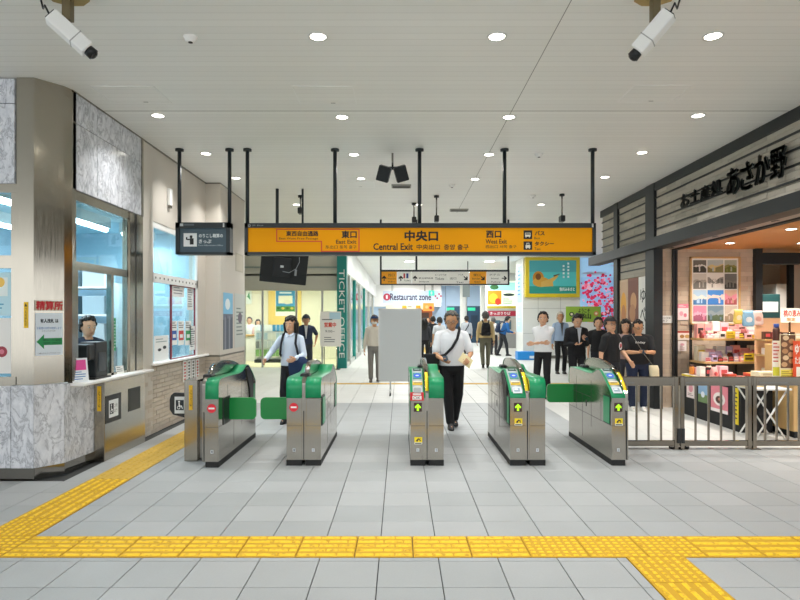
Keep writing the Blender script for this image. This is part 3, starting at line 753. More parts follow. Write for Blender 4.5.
half_gate(t, 0, 0.145, 'in', -1, '4'); hood(t, 0.145, 0.185, False, True); door(t, -0.355, 0.03, 1.5, 0.49, 0.735)
for o in COL.objects:                                   # the red disc belongs on the two left gates only
    if o.name.startswith('no_entry_sign') and o.parent and o.parent.location.x > 0: bpy.data.objects.remove(o)

# wide lane barrier: wall unit and lane unit with dark flaps
def wheel_sign(s_, u, v):
    s_.base(u - 0.10, v - 0.10, u + 0.13, v + 0.10, '#e8ecec', 0.002); s_.rect(u - 0.085, v - 0.06, u + 0.01, v + 0.06, '#1d2a33')
    s_.ell(u - 0.045, v + 0.04, 0.012, 0.012, '#f2f4f4', 10); s_.poly([(u - 0.052, v + 0.025), (u - 0.04, v + 0.025), (u - 0.036, v - 0.005), (u - 0.012, v - 0.005), (u, v - 0.045), (u - 0.012, v - 0.045), (u - 0.02, v - 0.018), (u - 0.052, v - 0.018)], '#f2f4f4')
    s_.ell(u - 0.05, v - 0.03, 0.02, 0.02, '#f2f4f4', 14); s_.ell(u - 0.05, v - 0.03, 0.012, 0.012, '#1d2a33', 14)
    s_.text('この先', u + 0.025, v + 0.005, u + 0.1, v + 0.05, '#28343a'); s_.text('ゆずり', u + 0.025, v - 0.055, u + 0.1, v - 0.015, '#28343a')
t = thing('lane_barrier', 'steel barrier cabinet with a dark flap standing against the left wall', 'barrier', (-3.45, 6.9, 0), 0, 'wide lane barrier cabinets')
MB().cbox(0.0, 0.12, 0, 1.1, 0.0, 0.895, 0.006, M_STEEL).build('cabinet', t)
MB().box(0.118, 0.124, 0.02, 0.40, 0.42, 0.735, M_BLACK).build('recess', t); MB().box(0.118, 0.124, 0.60, 0.94, 0.47, 0.75, mat('recess_dark', '#2e302c', 0.5)).build('recess', t)
s = Sheet(); s.base(-0.022, -0.14, 0.022, 0.14, '#e8b81a', 0.003); s.text('ご注意', -0.012, -0.1, 0.012, 0.1, '#7a5a10'); s.build('yellow_label', t, (0.06, -0.006, 0.71))
s = Sheet(); wheel_sign(s, 0, 0); s.build('wheelchair_sign', t, (0.127, 0.19, 0.575), '+x')
t = thing('lane_barrier', 'slim steel barrier cabinet beside the leftmost gate with its dark wheelchair flap swung out', 'barrier', (-2.44, 6.92, 0), 0, 'wide lane barrier cabinets')
MB().cbox(0, 0.15, 0, 1.0, 0.0, 0.92, 0.006, M_STEEL).build('cabinet', t)
MB().box(0.15, 0.285, 0.05, 0.9, 0.02, 0.90, M_STEELD).build('spacer', t)
s = Sheet(); s.base(-0.02, -0.14, 0.02, 0.14, '#e8b81a', 0.003); s.text('ご注意', -0.012, -0.1, 0.012, 0.1, '#7a5a10'); s.build('yellow_label', t, (0.075, -0.006, 0.72))
pts = [(0.02, 0.42), (0.02, 0.72), (-0.25, 0.73), (-0.285, 0.70), (-0.30, 0.65), (-0.30, 0.53), (-0.26, 0.47), (-0.1, 0.43)]
MB().prism(pts[::-1], 'y', 0.36, 0.40, M_BLACK).build('flap', t)
s = Sheet(); wheel_sign(s, -0.05, 0.0); s.build('wheelchair_sign', t, (-0.09, 0.355, 0.585))

# ================================================================ STEEL FENCE
FY = 7.57
def fence(name, label, xa, xb, bars, casters=(), posts=(), hinge=None):
    t = thing('barrier_fence', label, 'fence', (xa, FY, 0), 0, 'steel fence sections beside the gates'); W = xb - xa
    MB().cbox(0, W, -0.03, 0.03, 0.785, 0.895, 0.006, M_FENCE).build('top_rail', t)
    MB().cbox(0, W, -0.025, 0.025, 0.04, 0.105, 0.005, M_FENCE).build('bottom_rail', t)
    MB().box(W * .08, W * .4, -0.033, -0.029, 0.81, 0.835, M_STEELD).build('handle_strip', t)
    for x_ in bars: MB().box(x_ - xa - 0.0105, x_ - xa + 0.0105, -0.0105, 0.0105, 0.1, 0.79, M_FENCE).build('bar', t)
    for x_ in posts: MB().cbox(x_ - xa - 0.024, x_ - xa + 0.024, -0.035, 0.035, 0.0, 0.9, 0.006, M_FENCE).build('post', t)
    for x_ in posts[:1]: MB().cbox(x_ - xa - 0.06, x_ - xa + 0.06, -0.06, 0.06, 0, 0.012, 0.004, M_FENCE).build('foot_plate', t)
    for x_ in casters:
        c = MB(); c.tube([(x_ - xa, -0.012, 0.026), (x_ - xa, 0.012, 0.026)], 0.026, M_RUB, 14); c.box(x_ - xa - 0.02, x_ - xa + 0.02, -0.018, 0.018, 0.03, 0.06, M_STEELD); c.build('caster', t)
    if hinge:
        MB().box(hinge - xa - 0.02, hinge - xa + 0.02, -0.05, 0.0, 0.08, 0.26, M_BLACK).build('latch', t)
def fx(px): return X(px, FY)
fence('f', 'steel fence section next to the rightmost gate', 2.52, fx(678), [fx(p) for p in (636.5, 648.5, 661)], (fx(671),), (fx(675.5),), fx(677.5))
fence('f', 'middle steel fence section in front of the souvenir shop', fx(679), fx(749.5), [fx(p) for p in (695.5, 708.5, 721, 734)], (fx(687),), (fx(681.5), fx(748.5)), fx(681.5))
fence('f', 'steel fence section running off the right edge', fx(750.5), fx(840), [fx(p) for p in (765, 776.6, 788, 799, 811, 823)], (), (fx(753.5),))
MB().box(2.5, 5.6, FY - 0.01, FY + 0.01, 0.0, 0.003, M_STEELD).build('floor_rail')
tag(bpy.data.objects['floor_rail'], 'thin steel guide rail in the floor under the fence', 'floor rail')

# ================================================================ HANGING SIGNS
SY = 8.73
M_ORANGE = lit('#dc9200', 0.2); bsdf(M_ORANGE).inputs['Specular IOR Level'].default_value = 0.15
def zs(py): return Z(py, SY)
def xs_(px): return X(px, SY)
t = thing('hanging_sign', 'long yellow overhead exit sign in a dark frame', 'sign', (xs_(246), SY, 0))
L_ = xs_(594) - xs_(246); z0, z1 = zs(255.5), zs(224)
fr = MB()
fr.box(0, L_, -0.09, 0.09, zs(228.5), z1, M_POST).box(0, L_, -0.09, 0.09, z0, zs(252.6), M_POST).box(0, 0.045, -0.09, 0.09, z0, z1, M_POST).box(L_ - 0.045, L_, -0.09, 0.09, z0, z1, M_POST)
fr.build('sign_frame', t)
MB().box(0.04, L_ - 0.04, -0.06, 0.06, z0 + 0.01, z1 - 0.01, M_ORANGE).build('face', t)
for px in (246, 335, 419.5, 504.5, 594):
    p = MB(); x_ = xs_(px) - xs_(246); x_ = min(max(x_, 0.02), L_ - 0.02)
    p.cyl((x_, 0, z1 - 0.02), 0.027, CZ - z1 + 0.02, 'z', M_POST, 12).cyl((x_, 0, CZ - 0.03), 0.06, 0.03, 'z', M_POST, 16); p.build('hanging_post', t)
s = Sheet()
def S(px, py): return (px - 246) * SY / FPX, zs(py)
def st(body, x0, y0, x1, y1, col='#1c140a', bold=0.0): a = S(x0, y1); b = S(x1, y0); s.text(body, a[0], a[1], b[0], b[1], col, bold)
def sr(x0, y0, x1, y1, col): a = S(x0, y1); b = S(x1, y0); s.rect(a[0], a[1], b[0], b[1], col)
for q in ((277, 229.3, 359.8, 230.4), (277, 229.3, 278.2, 242.3), (277, 241.3, 322.6, 242.5), (321.5, 241.3, 322.7, 252.3), (321.5, 251.2, 359.8, 252.4), (358.7, 229.3, 359.9, 252.4)): sr(*q, '#d9521e')
s.build('lettering', t, (0, -0.062, 0)); s = Sheet()
st('東西自由通路', 287, 231.8, 318.7, 236.8, bold=0.004); st('East West Free Passage', 280, 238, 318.7, 240.6)
s.build('lettering', t, (0, -0.062, 0)); s = Sheet()
st('東口', 342, 231.8, 356.5, 238.8, bold=0.008); st('East Exit', 336.5, 240.5, 356.5, 244.2, bold=.002); st('东出口 동쪽 출구', 326, 245.8, 356.8, 249.2)
s.build('lettering', t, (0, -0.062, 0)); s = Sheet()
st('中央口', 404.5, 232, 437, 241.8, bold=0.012); st('Central Exit', 373.5, 244, 412.5, 250.5, bold=0.004); st('中央出口', 416.5, 245, 439.5, 250, bold=.002); st('중앙 출구', 443.5, 245, 468, 250.3, bold=.002)
s.build('lettering', t, (0, -0.062, 0)); s = Sheet()
st('西口', 485.5, 231.8, 500, 238.5, bold=0.008); st('West Exit', 485, 240, 506, 244.2, bold=.002); st('西出口 서쪽 출구', 485, 245.6, 515.5, 248.8)
s.build('lettering', t, (0, -0.062, 0)); s = Sheet()
sr(522.7, 231, 531.2, 239.6, '#1a1712'); sr(522.7, 242, 531.2, 250.3, '#1a1712'); sr(524.2, 233.4, 529.6, 237.2, '#e9e2d2'); sr(524.6, 234, 529.2, 235.2, '#1a1712'); sr(524.6, 236.6, 525.6, 238, '#e9e2d2'); sr(528, 236.6, 529, 238, '#e9e2d2')
sr(524.6, 245.6, 529.4, 248.4, '#e9e2d2'); sr(525.5, 243.4, 528.4, 245.7, '#e9e2d2'); sr(526, 244, 527.9, 245.5, '#1a1712'); sr(525, 248.2, 526, 249.2, '#e9e2d2'); sr(528, 248.2, 529, 249.2, '#e9e2d2')
s.build('lettering', t, (0, -0.062, 0)); s = Sheet()
st('バス', 533.8, 231.8, 543.4, 236, bold=.004); st('Bus', 533.4, 237.4, 538.8, 239.8); st('タクシー', 533.8, 242.4, 552.5, 246.2, bold=.004); st('Taxi', 533.4, 248, 539.2, 250.6)
s.build('lettering', t, (0, -0.062, 0))
s = Sheet(); a = S(249.5, 227.4); s.ell(a[0] + .02, a[1] + .012, .018, .018, '#c8ccd0', 14); s.ell(a[0] + .02, a[1] + .012, .012, .012, '#20282c', 14); s.text('JR East', a[0] + .06, a[1], a[0] + .22, a[1] + .024, '#9aa2a6'); s.rect(L_ - .06, zs(228.2), L_ - .035, zs(224.6), '#c8ccd0'); s.build('small_logo', t, (0, -0.092, 0))
# small dark sign
t = thing('hanging_sign', 'small dark slate overhead sign with a raised-hand pictogram', 'sign', (xs_(177.5), SY, 0)); W = xs_(231.5) - xs_(177.5)
fr = MB(); sl = lit('#3c4e58', 0.12)
fr.box(0, W, -0.08, 0.08, zs(228.6), zs(223.2), M_POST).box(0, W, -0.08, 0.08, zs(255), zs(252.6), M_POST).box(0, 0.055, -0.08, 0.08, zs(255), zs(223.2), M_POST).box(W - 0.055, W, -0.08, 0.08, zs(255), zs(223.2), M_POST); fr.build('sign_frame', t)
MB().box(0.05, W - 0.05, -0.055, 0.055, zs(254), zs(226), sl).build('face', t)
for x_ in (0.028, W - 0.028):
    MB().cyl((x_, 0, zs(223.5)), 0.027, CZ - zs(223.5), 'z', M_POST, 12).cyl((x_, 0, CZ - 0.03), 0.06, 0.03, 'z', M_POST, 16).build('hanging_post', t)
s = Sheet()
def S(px, py): return (px - 177.5) * SY / FPX, zs(py)
sr(185, 233.8, 198.2, 247, '#dfe3e4')
for q in ((191.3, 236, 193.7, 238.2), (191.2, 238.8, 195, 245), (188.4, 239.4, 191.5, 240.6), (187.4, 237.6, 188.8, 240.3)): sr(*q, '#14181a')
a = S(192.5, 237.4); s.ell(a[0], a[1], 0.02, 0.022, '#14181a', 12)
st('のりこし精算の', 200.2, 234.4, 224, 238.2, '#dfe5e6', .002); st('きっぷ', 200.2, 240, 212.5, 243.8, '#dfe5e6', .002); st('Fare Adjustment Office', 200, 245, 224, 247, '#b9c4c8')
s.build('lettering', t, (0, -0.057, 0))
s = Sheet(); sr(182, 224.4, 185.3, 227, '#b9c0c4'); sr(186, 224.8, 196, 226.4, '#5a666c'); sr(224.5, 223.9, 226, 228, '#c9cfd2'); s.build('small_logo', t, (0, -0.082, 0))
# far white and yellow sign
SY2 = 15.0
def zs(py): return Z(py, SY2)
t = thing('hanging_sign', 'long white overhead sign with yellow end panels beyond the yellow exit sign', 'sign', (X(380, SY2), SY2, 0)); W = X(509, SY2) - X(380, SY2)
MB().box(0, W, -0.07, 0.07, zs(271.8), zs(270), M_POST).box(0, W, -0.07, 0.07, zs(285), zs(284), M_POST).box(0, 0.04, -0.07, 0.07, zs(285), zs(270), M_POST).box(W - 0.04, W, -0.07, 0.07, zs(285), zs(270), M_POST).build('sign_frame', t)
def S(px, py): return (px - 380) * SY2 / FPX, zs(py)
cells = [(381.5, 396.8, '#f0a31a'), (397.6, 411.2, '#eeeee6'), (412, 447.5, '#eeeee6'), (448, 468.8, '#eeeee6'), (469.6, 486, '#f0a31a'), (486.8, 507.6, '#eeeee6')]
for (a_, b_, c_) in cells:
    p = S(a_, 284.2); q = S(b_, 271.6); MB().box(p[0], q[0], -0.05, 0.05, p[1], q[1], lit(c_, 0.12)).build('panel', t)
s = Sheet()
for (px, ang) in ((384.2, 0), (400.8, 0), (415, 0), (465.5, -R(135)), (482.6, -R(135)), (504, -PI / 2)): p = S(px, 278.4); arrow(s, p[0], p[1], 0.065, ang, '#1c1c1c', 0.18)
for (x0, y0, x1, y1, b) in ((388, 274, 394.5, 276.6, '西口'), (387.4, 278, 396, 279.6, 'West Exit'), (388, 281, 395, 282.6, '西出口'), (404, 280, 410.4, 281.4, 'Toilets'), (418.5, 277.5, 433, 279.2, '東北新幹線'), (419, 281, 429, 282.4, 'Shinkansen'), (435, 274.2, 446, 275.8, 'きっぷうりば'), (435, 277.6, 444, 280, 'Tickets'), (450, 277.4, 456, 279.6, '出口'), (458, 274, 463, 275.6, 'バス'), (456, 281.6, 463, 283, 'Taxi'), (473, 274, 480, 276.4, '東口'), (472, 278, 480, 279.6, 'East Exit'), (474, 281, 480, 282.8, '东出口'), (489, 274, 500, 275.8, 'ホテル'), (491, 277.8, 498, 279.4, 'Hotel'), (491, 281.4, 500, 283, 'Parking')):
    st(b, x0, y0, x1, y1, '#33332e')
p = S(405.5, 276); s.rect(p[0] - .05, p[1] - .06, p[0] - .01, p[1] + .06, '#c23b3b'); s.rect(p[0] + .02, p[1] - .06, p[0] + .07, p[1] + .06, '#2b4a8a')
s.build('lettering', t, (0, -0.052, 0))
for px in (380.8, 416.4, 508.3):
    MB().cyl((X(px, SY2) - X(380, SY2), 0, zs(270.4)), 0.025, CZ - zs(270.4), 'z', M_POST, 10).build('hanging_post', t)

# ================================================================ CEILING-HUNG DEVICES
def sec_cam(label, px, side):
    Y_ = 4.55; x_ = X(px, Y_)
    t = thing('security_camera', label, 'security camera', (x_, Y_, CZ), 0, 'security cameras near the top corners')
    brass = mat('brass_plate', '#b09a62', 0.4, 0.6)
    MB().prism([(0.15 * math.cos(R(a)), 0.12 * math.sin(R(a))) for a in range(22, 382, 45)], 'z', -0.035, 0.0, brass).build('mount_plate', t)
    MB().box(-0.03, 0.03, -0.03, 0.03, -0.2, -0.035, mat('bracket_metal', '#7d7258', 0.4, 0.7)).build('bracket', t)
    MB().tube([(0, 0, -0.18), (0.0, 0, -0.26)], 0.012, M_BLACK, 8).build('ball_joint', t)
    # housing slopes down and away from the bracket
    d = Vector((0.55 if side > 0 else -0.42, 0.25, -0.5)).normalized()
    rot = d.to_track_quat('Y', 'Z').to_matrix().to_4x4()
    m0 = Matrix.Translation((side * 0.04 - side * 0.02, 0, -0.3)) @ rot
    h = MB(); h.cbox(-0.055, 0.055, -0.17, 0.15, -0.055, 0.055, 0.012, M_WHITE, m0); h.build('housing', t)
    MB().box(-0.042, 0.042, -0.176, -0.168, -0.042, 0.042, mat('cam_back', '#3c3f42', 0.5), m0).build('back_plate', t)
    MB().box(-0.0565, 0.0565, 0.04, 0.048, -0.0565, 0.0565, mat('cam_seam', '#a8a8a4', 0.5), m0).build('seam_ring', t)
    l = MB(); l.tube([(0, 0.14, 0), (0, 0.2, 0)], [0.04, 0.044], M_BLACK, 18, m0); l.ell((0, 0.2, 0), (0.036, 0.02, 0.036), mat('lens_glass', '#101014', 0.05), 14, 8, m0); l.build('lens', t)
    p0 = m0 @ Vector((0, -0.175, 0.0)); MB().tube([p0, p0 + Vector((-side * .02, -.03, .06)), (p0.x - side * .07, -0.02, -0.12), (p0.x - side * .10, 0.0, -0.04), (p0.x - side * .10, 0.0, 0)], 0.007, M_BLACK, 6).build('cable', t)
sec_cam('white security camera hanging at the top left corner', 68, 1)
sec_cam('white security camera hanging at the top right corner', 655, -1)
t = thing('loudspeaker_pair', 'twin black loudspeakers on one ceiling rod above the yellow sign', 'loudspeaker', (X(392.5, 8.95), 8.95, CZ))
MB().cyl((0, 0, -0.22), 0.015, 0.22, 'z', M_STEELD, 10).build('rod', t); MB().box(-0.16, 0.16, -0.02, 0.02, -0.24, -0.20, M_BLACK).build('crossbar', t)
for sd in (-1, 1):
    m0 = Matrix.Translation((sd * 0.125, 0, -0.30)) @ Matrix.Rotation(sd * R(-16), 4, 'Y') @ Matrix.Rotation(R(18), 4, 'X')
    c = MB().cbox(-0.09, 0.09, -0.09, 0.09, -0.11, 0.11, 0.012, M_BLACK, m0).build('cabinet', t)
    MB().box(-0.07, 0.07, -0.097, -0.088, -0.095, 0.095, mat('grille', '#24282a', 0.8), m0).build('grille', c)
def dome(px, py, label, r_=0.055):
    Y_ = (CZ - EYE) * FPX / (HZ - py); t = thing('smoke_detector', label, 'smoke detector', (X(px, Y_), Y_, CZ))
    MB().loft([(0, 0, -0.045, r_ * .4, r_ * .4), (0, 0, -0.035, r_ * .8, r_ * .8), (0, 0, -0.012, r_ * .95, r_ * .95), (0, 0, 0.0, r_ * 1.15, r_ * 1.15)], M_WHITE, 18).build('cover', t); MB().cyl((0, 0, -0.05), r_ * .35, 0.01, 'z', M_BLACK, 12).build('sensor', t)
dome(190.5, 37, 'round smoke detector near the left security camera'); dome(539, 154, 'round smoke detector above the right part of the yellow sign'); dome(452, 185, 'small far smoke detector above the yellow sign'); dome(533, 195.5, 'small dark ceiling sensor near the sign\'s right end')
def vent(px0, px1, py, label):
    Y_ = (CZ - EYE) * FPX / (HZ - py); a_, b_ = X(px0, Y_), X(px1, Y_); t = thing('ceiling_vent', label, 'vent', ((a_ + b_) / 2, Y_, CZ)); w = (b_ - a_) / 2
    MB().box(-w, w, -0.1, 0.1, -0.03, 0, mat('vent_grey', '#9a9a92', 0.5)).build('frame', t)
    for k in range(4): MB().box(-w + .02, w - .02, -0.08 + k * 0.045, -0.06 + k * 0.045, -0.036, -0.03, mat('vent_slot', '#55554f', 0.6)).build('slot', t)
vent(391.5, 411, 185.5, 'long ceiling vent right behind the twin loudspeakers'); vent(450, 468, 209.5, 'far ceiling vent above the middle of the yellow sign')
def rod_cam(px, py_top, py_bot, label):
    Y_ = (CZ - EYE) * FPX / (HZ - py_top); t = thing('pole_camera', label, 'security camera', (X(px, Y_), Y_, CZ)); h = (py_bot - py_top) * Y_ / FPX
    MB().cyl((0, 0, -0.04), 0.05, 0.04, 'z', M_BLACK, 12).cyl((0, 0, -h + .1), 0.015, h - .1, 'z', M_STEELD, 8).build('pole', t); MB().cbox(-0.045, 0.045, -0.09, 0.09, -h, -h + 0.12, 0.015, M_BLACK).build('housing', t)
rod_cam(436.5, 195.5, 222, 'small black camera on a ceiling pole right of the sign middle'); rod_cam(414, 203, 223, 'far black camera on a thin ceiling pole left of the sign middle post'); rod_cam(562, 194, 222, 'black camera on a ceiling pole near the sign\'s right end'); rod_cam(300.5, 195.5, 214, 'black camera on a ceiling pole near the sign\'s left end')
# monitor hung behind the yellow sign, seen from the back
MY = 11.4; t = thing('hanging_monitor', 'black hanging monitor seen from behind below the yellow sign', 'monitor', (X(284, MY), MY, 0)); zc = Z(268, MY)
m0 = Matrix.Translation((0, 0, zc)) @ Matrix.Rotation(R(12), 4, 'Z') @ Matrix.Rotation(R(5), 4, 'Y') @ Matrix.Rotation(R(16), 4, 'X')
MB().cbox(-0.43, 0.43, -0.03, 0.03, -0.29, 0.29, 0.012, M_BLACK, m0).build('case', t); MB().cbox(-0.2, 0.12, -0.08, -0.03, -0.16, 0.2, 0.012, mat('mon_back', '#1c1f22', 0.5), m0).build('back_box', t)
MB().box(-0.07, -0.01, -0.085, -0.08, 0.02, 0.06, cm('#c9cccc'), m0).box(0.2, 0.24, -0.036, -0.03, -0.12, 0.0, cm('#8f9496'), m0).build('white_label', t)
MB().tube([m0 @ Vector(p) for p in ((-0.02, -0.085, -0.05), (0.1, -0.09, -0.06), (0.22, -0.06, 0.02), (0.27, -0.05, 0.15), (0.26, -0.04, 0.24))], 0.006, cm('#8f9496'), 6).build('cable', t)
MB().cyl((X(277, MY) - X(284, MY), 0.02, zc + 0.2), 0.03, CZ - zc - 0.2, 'z', M_POST, 12).cyl((X(332, MY) - X(284, MY) - .55, 0.02, zc + .2), 0.02, CZ - zc - .2, 'z', M_POST, 10).build('hanging_post', t)

# ================================================================ NOTICES AND COUNTER THINGS ON THE LEFT
AR = math.atan2(0.23, 0.18)
s = Sheet(); s.base(-0.13, -0.215, 0.13, 0.215, '#dde6ee', 0.002)
s.text('有人改札 は', -0.085, 0.115, 0.085, 0.155, '#222a30', .003); s.text('お客様の切符を精算します', -0.118, 0.05, 0.118, 0.075, '#1c6fb4'); s.text('こちらへどうぞ', -0.07, 0.025, 0.06, 0.042, '#333a40')
s.poly([(-0.12, -0.075), (-0.05, 0.0), (-0.05, -0.04), (0.125, -0.04), (0.125, -0.11), (-0.05, -0.11), (-0.05, -0.15)], '#1f8a4c'); s.text('精算窓口  改札事務室', -0.06, -0.072, 0.11, -0.048, '#10281c'); s.text('自動精算  お問合せは', -0.06, -0.1, 0.11, -0.08, '#10281c'); s.text('ご迷惑をおかけいたしますがご協力ください', -0.11, -0.2, 0.11, -0.185, '#3d464c')
tag(s.build('notice', None, (-3.575, 6.238, 1.455), rot=(PI / 2, 0, AR)), 'white paper notice with a green left arrow on the steel column', 'notice')
s = Sheet(); s.base(-0.135, -0.05, 0.135, 0.055, '#c9bda6', 0.001); s.text('精算所', -0.125, -0.045, 0.125, 0.042, '#c3202c', .006); s.rect(-0.13, 0.05, 0.13, 0.055, '#e9ece8')
tag(s.build('notice', None, (-3.575, 6.238, 1.745), rot=(PI / 2, 0, AR)), 'red lettered fare office sign on the steel column above the arrow notice', 'sign')
s = Sheet(); s.base(-0.022, -0.13, 0.022, 0.13, '#eebf1a', 0.001); s.poly([(-0.014, 0.085), (0.014, 0.085), (0, 0.118)], '#1c1a12')
for k, ch in enumerate('つえをまもる'): s.text(ch, -0.012, 0.045 - k * 0.03, 0.012, 0.068 - k * 0.03, '#2a2412')
tag(s.build('sticker', None, (-3.745, 6.127, 1.65)), 'narrow yellow vertical sticker on the steel column', 'sticker')
# terminal in the window
t = thing('counter_terminal', 'black card terminal standing on the service window sill', 'terminal', (-3.52, 6.88, 0.93))
MB().cbox(-0.08, 0.1, 0.0, 0.28, 0.0, 0.42, 0.012, M_BLACK).build('case', t); MB().cbox(-0.1, 0.09, -0.14, 0.02, 0.22, 0.40, 0.02, M_BLACK).build('display_head', t); MB().box(0.1, 0.106, 0.06, 0.22, 0.08, 0.3, mat('screen_dark', '#33393e', 0.15)).build('screen', t); MB().cbox(-0.05, 0.07, 0.28, 0.33, 0.2, 0.3, 0.008, M_BLACK).build('card_slot', t)
MB().box(-0.12, 0.12, -0.05, 0.33, 0, 0.02, M_BLACK).build('base', t)
s = Sheet(); s.base(-0.09, 0, 0.09, 0.26, '#e9eef2', 0.002); s.rect(-0.07, 0.13, 0.07, 0.24, '#e0509a'); s.lines(-0.07, 0.02, 0.07, 0.12, 4, '#3d77b8')
tag(s.build('leaflet', None, (-3.42, 6.56, 0.931), rot=(PI / 2 - .15, 0, 1.0)), 'pink and blue leaflet standing on the service window sill beside the terminal', 'leaflet')
s = Sheet(); s.base(-0.06, 0, 0.06, 0.1, '#f0f0ea', 0.002); s.lines(-0.05, 0.02, 0.05, 0.09, 3, '#666')
tag(s.build('leaflet', None, (-3.45, 7.55, 0.931), rot=(PI / 2 - .15, 0, 1.2)), 'small white card on the service window sill', 'card')
s = Sheet(); s.base(-0.03, -0.2, 0.03, 0.2, '#1f9a5e', 0.002); s.lines(-0.02, -0.18, 0.02, 0.17, 9, '#e4f2ea')
tag(s.build('sticker', None, (-3.495, 7.5, 1.42), '+x'), 'green vertical sticker on the service window pane', 'sticker')
t = thing('office_shelf', 'white shelf with office boxes seen through the service window', 'shelf', (-5.2, 9.9, 0))
MB().box(-0.5, -0.46, 0, 0.5, 0, 2.2, M_WHITE).box(0.46, 0.5, 0, 0.5, 0, 2.2, M_WHITE).build('side_panel', t)
for k in range(5): MB().box(-0.46, 0.46, 0, 0.5, 0.3 + k * 0.45, 0.33 + k * 0.45, M_WHITE).build('shelf_board', t)
for k in range(10):
    zz = 0.33 + (k // 2) * 0.45; xx = -0.42 + (k % 2) * 0.45; bb = MB().cbox(xx, xx + 0.36, 0.05, 0.45, zz, zz + 0.3, 0.01, cm(['#8fa3ad', '#b9c4c6', '#5b7a86', '#9fb4bc'][k % 4])).build('office_box', None, loc=(-5.2, 9.9, 0)); tag(bb, 'office storage box on the %s board of the white office shelf' % ('lowest', 'second', 'third', 'fourth', 'top')[k // 2], 'box', 'boxes on the office shelf')
t = thing('office_desk', 'white office desk with a grey monitor behind the service window', 'desk', (-4.45, 8.7, 0))
MB().box(-0.45, 0.45, -0.3, 0.3, 0.7, 0.74, M_WHITE).build('desk_top', t)
for a_ in (-0.42, 0.42):
    for b_ in (-0.27, 0.27): MB().box(a_ - .02, a_ + .02, b_ - .02, b_ + .02, 0, 0.7, M_STEELD).build('leg', t)
t = thing('office_monitor', 'grey computer monitor on the desk behind the service window', 'monitor', (-4.3, 8.75, 0.74))
MB().cbox(-0.25, 0.25, -0.02, 0.03, 0.12, 0.46, 0.01, cm('#7d8c94')).build('screen', t); MB().box(-0.03, 0.03, 0, 0.03, 0, 0.14, M_STEELD).box(-0.12, 0.12, -0.08, 0.08, 0, 0.015, M_STEELD).build('stand', t)
# notices in the second window and on the brickwork (all face the concourse)
def wallnote(px0, px1, py0, py1, wx, label, paint, base='#eef0ee', cat='notice', group=None, extra=0.0):
    ya, yb = -wx * FPX / (400 - px0), -wx * FPX / (400 - px1); ym = (ya + yb) / 2
    z_a, z_b = Z(py1, ym), Z(py0, ym); w, h = yb - ya, z_b - z_a
    s_ = Sheet(); s_.base(-w / 2, -h / 2, w / 2, h / 2, base, 0.002); paint(s_, w / 2, h / 2)
    return tag(s_.build('notice', None, (wx + 0.003, ym, (z_a + z_b) / 2), '+x'), label, cat, group)
GX = -3.5
def p_draw(s_, w, h): s_.ell(-w * .3, -h * .1, w * .25, h * .12, '#22262a', 10); s_.ell(w * .4, h * .05, w * .25, h * .14, '#22262a', 10); s_.lines(-w * .8, h * .4, w * .8, h * .8, 2, '#9aa')
wallnote(154, 168.5, 335.5, 361, GX, 'white notice with two small dark drawings in the second office window', p_draw)
for k, (c_, lbn) in enumerate((('#2b5fae', 'blue banded notice in the second office window'), ('#c93a3a', 'red banded notice in the second office window'), ('#2f9a58', 'green banded notice in the second office window'))):
    wallnote(171 + k * 7, 177 + k * 7, 321, 345, GX, lbn, lambda s_, w, h, c_=c_: (s_.rect(-w * .8, -h * .6, w * .8, h * .2, c_), s_.lines(-w * .8, h * .35, w * .8, h * .9, 3, '#555'), s_.rect(-w * .5, -h * .4, w * .5, -h * .1, '#f2f2f0')))
wallnote(172, 184, 285, 297, GX, 'wide white paper taped high in the second office window', lambda s_, w, h: s_.lines(-w * .8, -h * .7, w * .8, h * .7, 3, '#8a8f94'))
wallnote(187, 193, 287, 310, GX, 'narrow white paper taped at the right end of the second office window', lambda s_, w, h: s_.lines(-w * .8, -h * .8, w * .8, h * .8, 8, '#7d848a'))
wallnote(189.5, 195.5, 326, 350, GX, 'grey table of numbers at the lower right of the second office window', lambda s_, w, h: s_.lines(-w * .8, -h * .8, w * .8, h * .8, 9, '#5d6a74'))
for k, (c_, lbn) in enumerate((('#c83232', 'red lettered paper strip on the pale brick wall, nearest of four'), ('#30302c', 'second black lettered paper strip on the pale brick wall'), ('#30302c', 'third black lettered paper strip on the pale brick wall'), ('#b8402f', 'red lettered paper strip on the pale brick wall, farthest of four'))):
    wallnote(183 + k * 4.2, 186.4 + k * 4.2, 360.5 - k * .5, 382 - k * 1.2, -3.455, lbn, lambda s_, w, h, c_=c_: [s_.ell(0, h * (.75 - .3 * j), w * .55, h * .1, c_, 8) for j in range(6)])
def p_skyline(s_, w, h):
    s_.rect(-w, -h, w, h, '#6a7488'); s_.rect(-w, h * .25, w, h, '#7fc4e8'); s_.ell(-w * .1, h * .6, w * .5, h * .2, '#e9f4f8')
    for j in range(7): s_.rect(-w + j * w * .28, -h, -w + j * w * .28 + w * .22, h * (.05 + .2 * ((j * 37) % 5) / 5), ['#3c4656', '#8b8f98', '#565f70'][j % 3])
def p_grey(s_, w, h):
    s_.rect(-w, -h, w, h, '#c9cec8'); s_.lines(-w * .7, -h * .6, w * .7, h * .5, 8, '#7c8a84'); s_.ell(0, h * .1, w * .4, h * .2, '#6a5f6c')
wallnote(223, 232.6, 293, 349, -3.2, 'framed skyline poster on the cream pillar', p_skyline, '#b0b4b4', 'poster'); wallnote(234.5, 244.6, 294, 347, -3.2, 'pale grey framed poster at the end of the cream pillar', p_grey, '#b0b4b4', 'poster')
wallnote(235.5, 243, 254, 272, -3.2, 'beige service cover high on the cream pillar', lambda s_, w, h: s_.rect(-w * .8, -h * .85, w * .8, h * .85, '#c9c1ae'), '#bdb5a2', 'cover')
